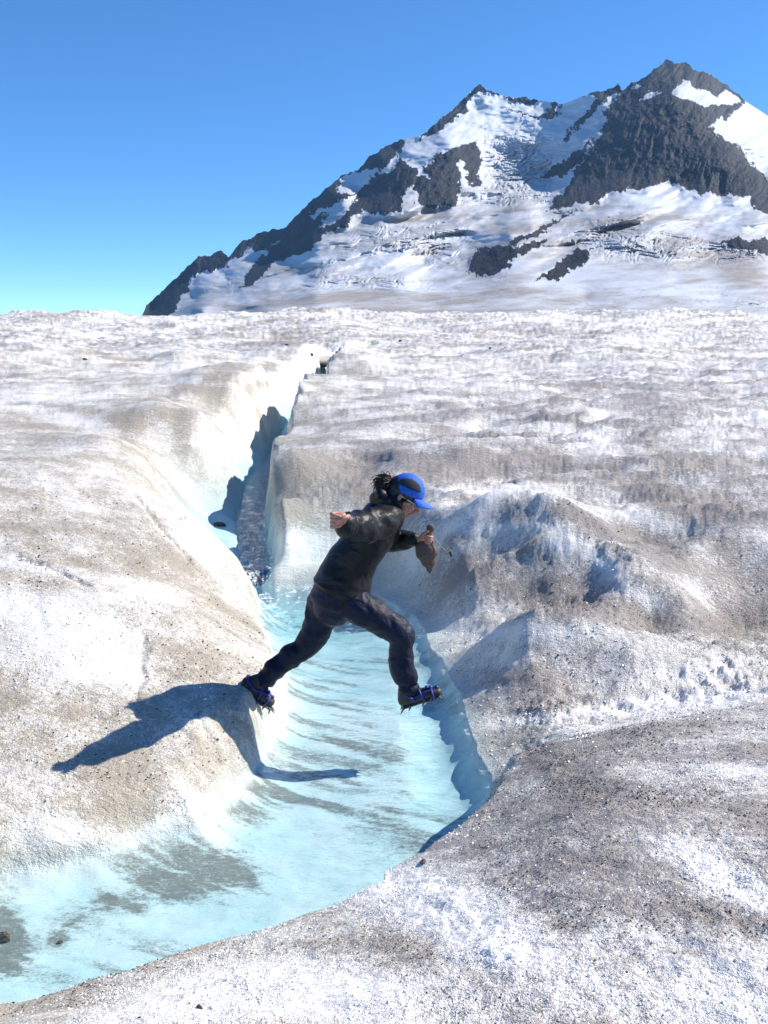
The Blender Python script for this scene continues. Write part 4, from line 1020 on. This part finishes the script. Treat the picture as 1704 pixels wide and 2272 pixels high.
# ------------------------------------------------------------------ stones and ice pieces lying on the glacier
VU, VV = to_px(V[:, 0], V[:, 1], V[:, 2])
VDEP = V[:, 1]
def hit(u, v, tol=3.0):
    for t in (tol, tol * 2, tol * 4, tol * 10):
        m = np.nonzero((np.abs(VU - u) < t) & (np.abs(VV - v) < t) & (VDEP > 1))[0]
        if len(m):
            y0 = VDEP[m].min(); m = m[VDEP[m] < y0 * 1.03 + 0.05]
            k = m[np.argmin((VU[m] - u) ** 2 + (VV[m] - v) ** 2)]
            return Vector(V[k].tolist())
    return Vector(at_z(u, v, 0.5))
def rock_mesh(name, size, seed, sub=3, cuts=7):
    rng = random.Random(seed); bm = bmesh.new(); bmesh.ops.create_icosphere(bm, subdivisions=sub, radius=1)
    pl = [(Vector((rng.gauss(0, 1), rng.gauss(0, 1), rng.gauss(0, 1))).normalized(), rng.uniform(.55, .85)) for _ in range(cuts)]
    for vt in bm.verts:
        for n, d in pl:
            e = vt.co.dot(n) - d
            if e > 0: vt.co -= n * e
        vt.co += vt.co * 0.05 * rng.uniform(-1, 1)
        vt.co = Vector((vt.co.x * size[0], vt.co.y * size[1], vt.co.z * size[2]))
    me = bpy.data.meshes.new(name); bm.to_mesh(me); bm.free(); return me
def stone_mat(name, a, b):
    m = NT(name); P = m.objpos(); c = m.mix(m.rng(m.noise(P, 30, 5, .7), .35, .65), a, b)
    n = m.bsdf(c, 0.7, m.bump(m.noise(P, 60, 4, .7), 0.01, .7)); return m.done(n)
M_STONE = stone_mat('dark_stone', C(0.022, 0.022, 0.024), C(0.075, 0.068, 0.060))
M_STONE2 = stone_mat('brown_stone', C(0.07, 0.052, 0.030), C(0.15, 0.12, 0.07))
STONES = [ # u, v, size in photo pixels (w, depth, h), material, label
 (488,1166,(23,12,12),M_STONE,'black stone on the white snow ledge beside the blue channel'),
 (940,1912,(22,12,8),M_STONE,'flat dark stone chip on the near right bank below the stream'),
 (441,2236,(17,11,9),M_STONE,'dark stone in a melted hollow at the bottom edge of the photo'),
 (1390,2158,(7,6,3),M_STONE,'tiny dark stone chip right of the large white snow patch'),
 (308,2258,(8,6,4),M_STONE,'small dark stone left of the hollow at the bottom edge'),
 (188,797,(10,6,5),M_STONE,'black stone far out on the left side of the glacier'),
 (1087,772,(9,6,6),M_STONE2,'yellowish brown stone far out on the right side of the glacier'),
 (10,2085,(26,18,26),M_STONE2,'brown boulder in the shallow water at the left edge'),
 (133,2092,(13,9,6),M_STONE,'dark stone lying on the pale stream bed'),
 (636,765,(10,5,3),M_STONE,'grey stone above the far bend of the channel'),
 (655,770,(7,4,3),M_STONE,'smaller grey stone beside the stone above the far bend'),
 (888,757,(10,6,5),M_STONE,'dark stone in a far hollow right of the channel'),
 (691,788,(8,5,6),M_STONE,'dark stone on the root of the overhanging ice slab'),
 (298,1058,(3,3,2),M_STONE,'tiny black stone on the left bank above the channel'),
 (195,1588,(3,3,2),M_STONE,'tiny black stone just above the shadow of the person'),
 (1120,770,(4,3,2),M_STONE,'small dark stone right of the yellowish brown stone'),
]
for i, (u, v, sz, mt, lb) in enumerate(STONES):
    p = hit(u, v); k = (p.y * CT - (p.z - CAMZ) * 0.166) / F
    me = rock_mesh('stone', [s_ * k * 0.62 for s_ in sz], 50 + i)
    o = link('stone', me, mt); o.location = p + Vector((0, 0, sz[2] * k * 0.2)); o.rotation_euler = (0.1 * (i % 3), 0.15 * (i % 2), i * 1.3)
    tag(o, lb, 'stone')

# overhanging slab of old ice across the far bend
def ice_blob(name, pts, mat, label, cat, vox, amp, seed):
    s_ = Solid(); s_.tube(pts, seg=28, sub=6, amp=amp, freq=1.2, seed=seed, axis=(0, 1, 0))
    me = s_.fused(name, vox, 2); o = link(name, me, mat)
    for n_, val in (('dirt_shade', .55), ('ice', .15), ('bed', 0), ('warm', 1.0), ('rough', .25), ('deep', 0)):
        a = me.attributes.new(n_, 'FLOAT', 'POINT'); a.data.foreach_set('value', np.full(len(me.vertices), val, np.float32))
    tag(o, label, cat); return o
h0 = hit(716, 800)
def Q(u, v, y): return at_y(u, v, y)
yq = h0.y
kx = yq / F
ice_blob('ice_slab', [(Q(700, 800, yq + 1), 9 * kx, 1.5), (Q(728, 802, yq + .3), 12 * kx, 1.6), (Q(760, 803, yq), 12 * kx, 1.3), (Q(786, 797, yq), 8 * kx, .9), (Q(793, 794, yq), 4 * kx, .5)], MAT_ICE,
         'tan coloured slab of ice overhanging the far end of the channel', 'ice slab', 0.03, 0.10, 5)

# grit and loose ice grains sprinkled over the near ice: uncountable, one object each
def sprinkle(name, n, seed, dirt_lo, rmin, rmax, mat, label, white=False, ymax=9.0):
    R_ = np.random.default_rng(seed)
    D_ = S['dirt_shade'].ravel(); dd_ = S['d'].ravel()
    cand = np.nonzero((VU > -60) & (VU < 1760) & (VV < 2330) & (VDEP < ymax) & (dd_ > 0.05))[0]
    wgt = np.clip(D_[cand] - dirt_lo, 0, 1) if not white else np.clip(0.9 - D_[cand], 0.1, 1.5)
    wgt = wgt * np.clip(fbm(V[cand, 0] * 3, V[cand, 1] * 3, 2, seed) + 0.35, 0.02, 1)
    idx = R_.choice(cand, n, p=wgt / wgt.sum())
    P = V[idx] + R_.normal(0, 0.004, (n, 3)) * [1, 1, 0]
    r = rmin * (rmax / rmin) ** (R_.random(n) ** 2.2) * np.clip(P[:, 1] / 4, .7, 1.6)
    o8 = np.array([[1, 0, 0], [0, 1, 0], [-1, 0, 0], [0, -1, 0], [0, 0, 1], [0, 0, -1]], float)
    f8 = np.array([[0, 1, 4], [1, 2, 4], [2, 3, 4], [3, 0, 4], [1, 0, 5], [2, 1, 5], [3, 2, 5], [0, 3, 5]])
    an = R_.random(n) * 6.28; ca, sa = np.cos(an), np.sin(an)
    j = 1 + R_.normal(0, .28, (n, 6, 3)); L = o8[None] * j * r[:, None, None] * [1.2, .9, .7]
    X = L[..., 0] * ca[:, None] - L[..., 1] * sa[:, None]; Y = L[..., 0] * sa[:, None] + L[..., 1] * ca[:, None]
    W_ = np.stack([X, Y, L[..., 2]], -1) + P[:, None, :] + np.array([0, 0, 1]) * (r * 0.25)[:, None, None]
    me = np_mesh(name, W_.reshape(-1, 3), (f8[None] + 6 * np.arange(n)[:, None, None]).reshape(-1, 3), smooth=False)
    tag(link(name, me, mat), label, kind='stuff')
sprinkle('grit', 14000, 5, 0.30, 0.0012, 0.0055, M_STONE, 'dark grit scattered over the dirty ice')
M_GRAIN = NT('ice_grain'); _b = M_GRAIN.bsdf(C(0.86, 0.86, 0.85), 0.25); _b.inputs['Specular IOR Level'].default_value = 0.6; M_GRAIN = M_GRAIN.done(_b)
sprinkle('ice_grains', 16000, 9, 0.0, 0.002, 0.007, M_GRAIN, 'loose coarse ice grains lying on the glacier surface', True, 8.0)
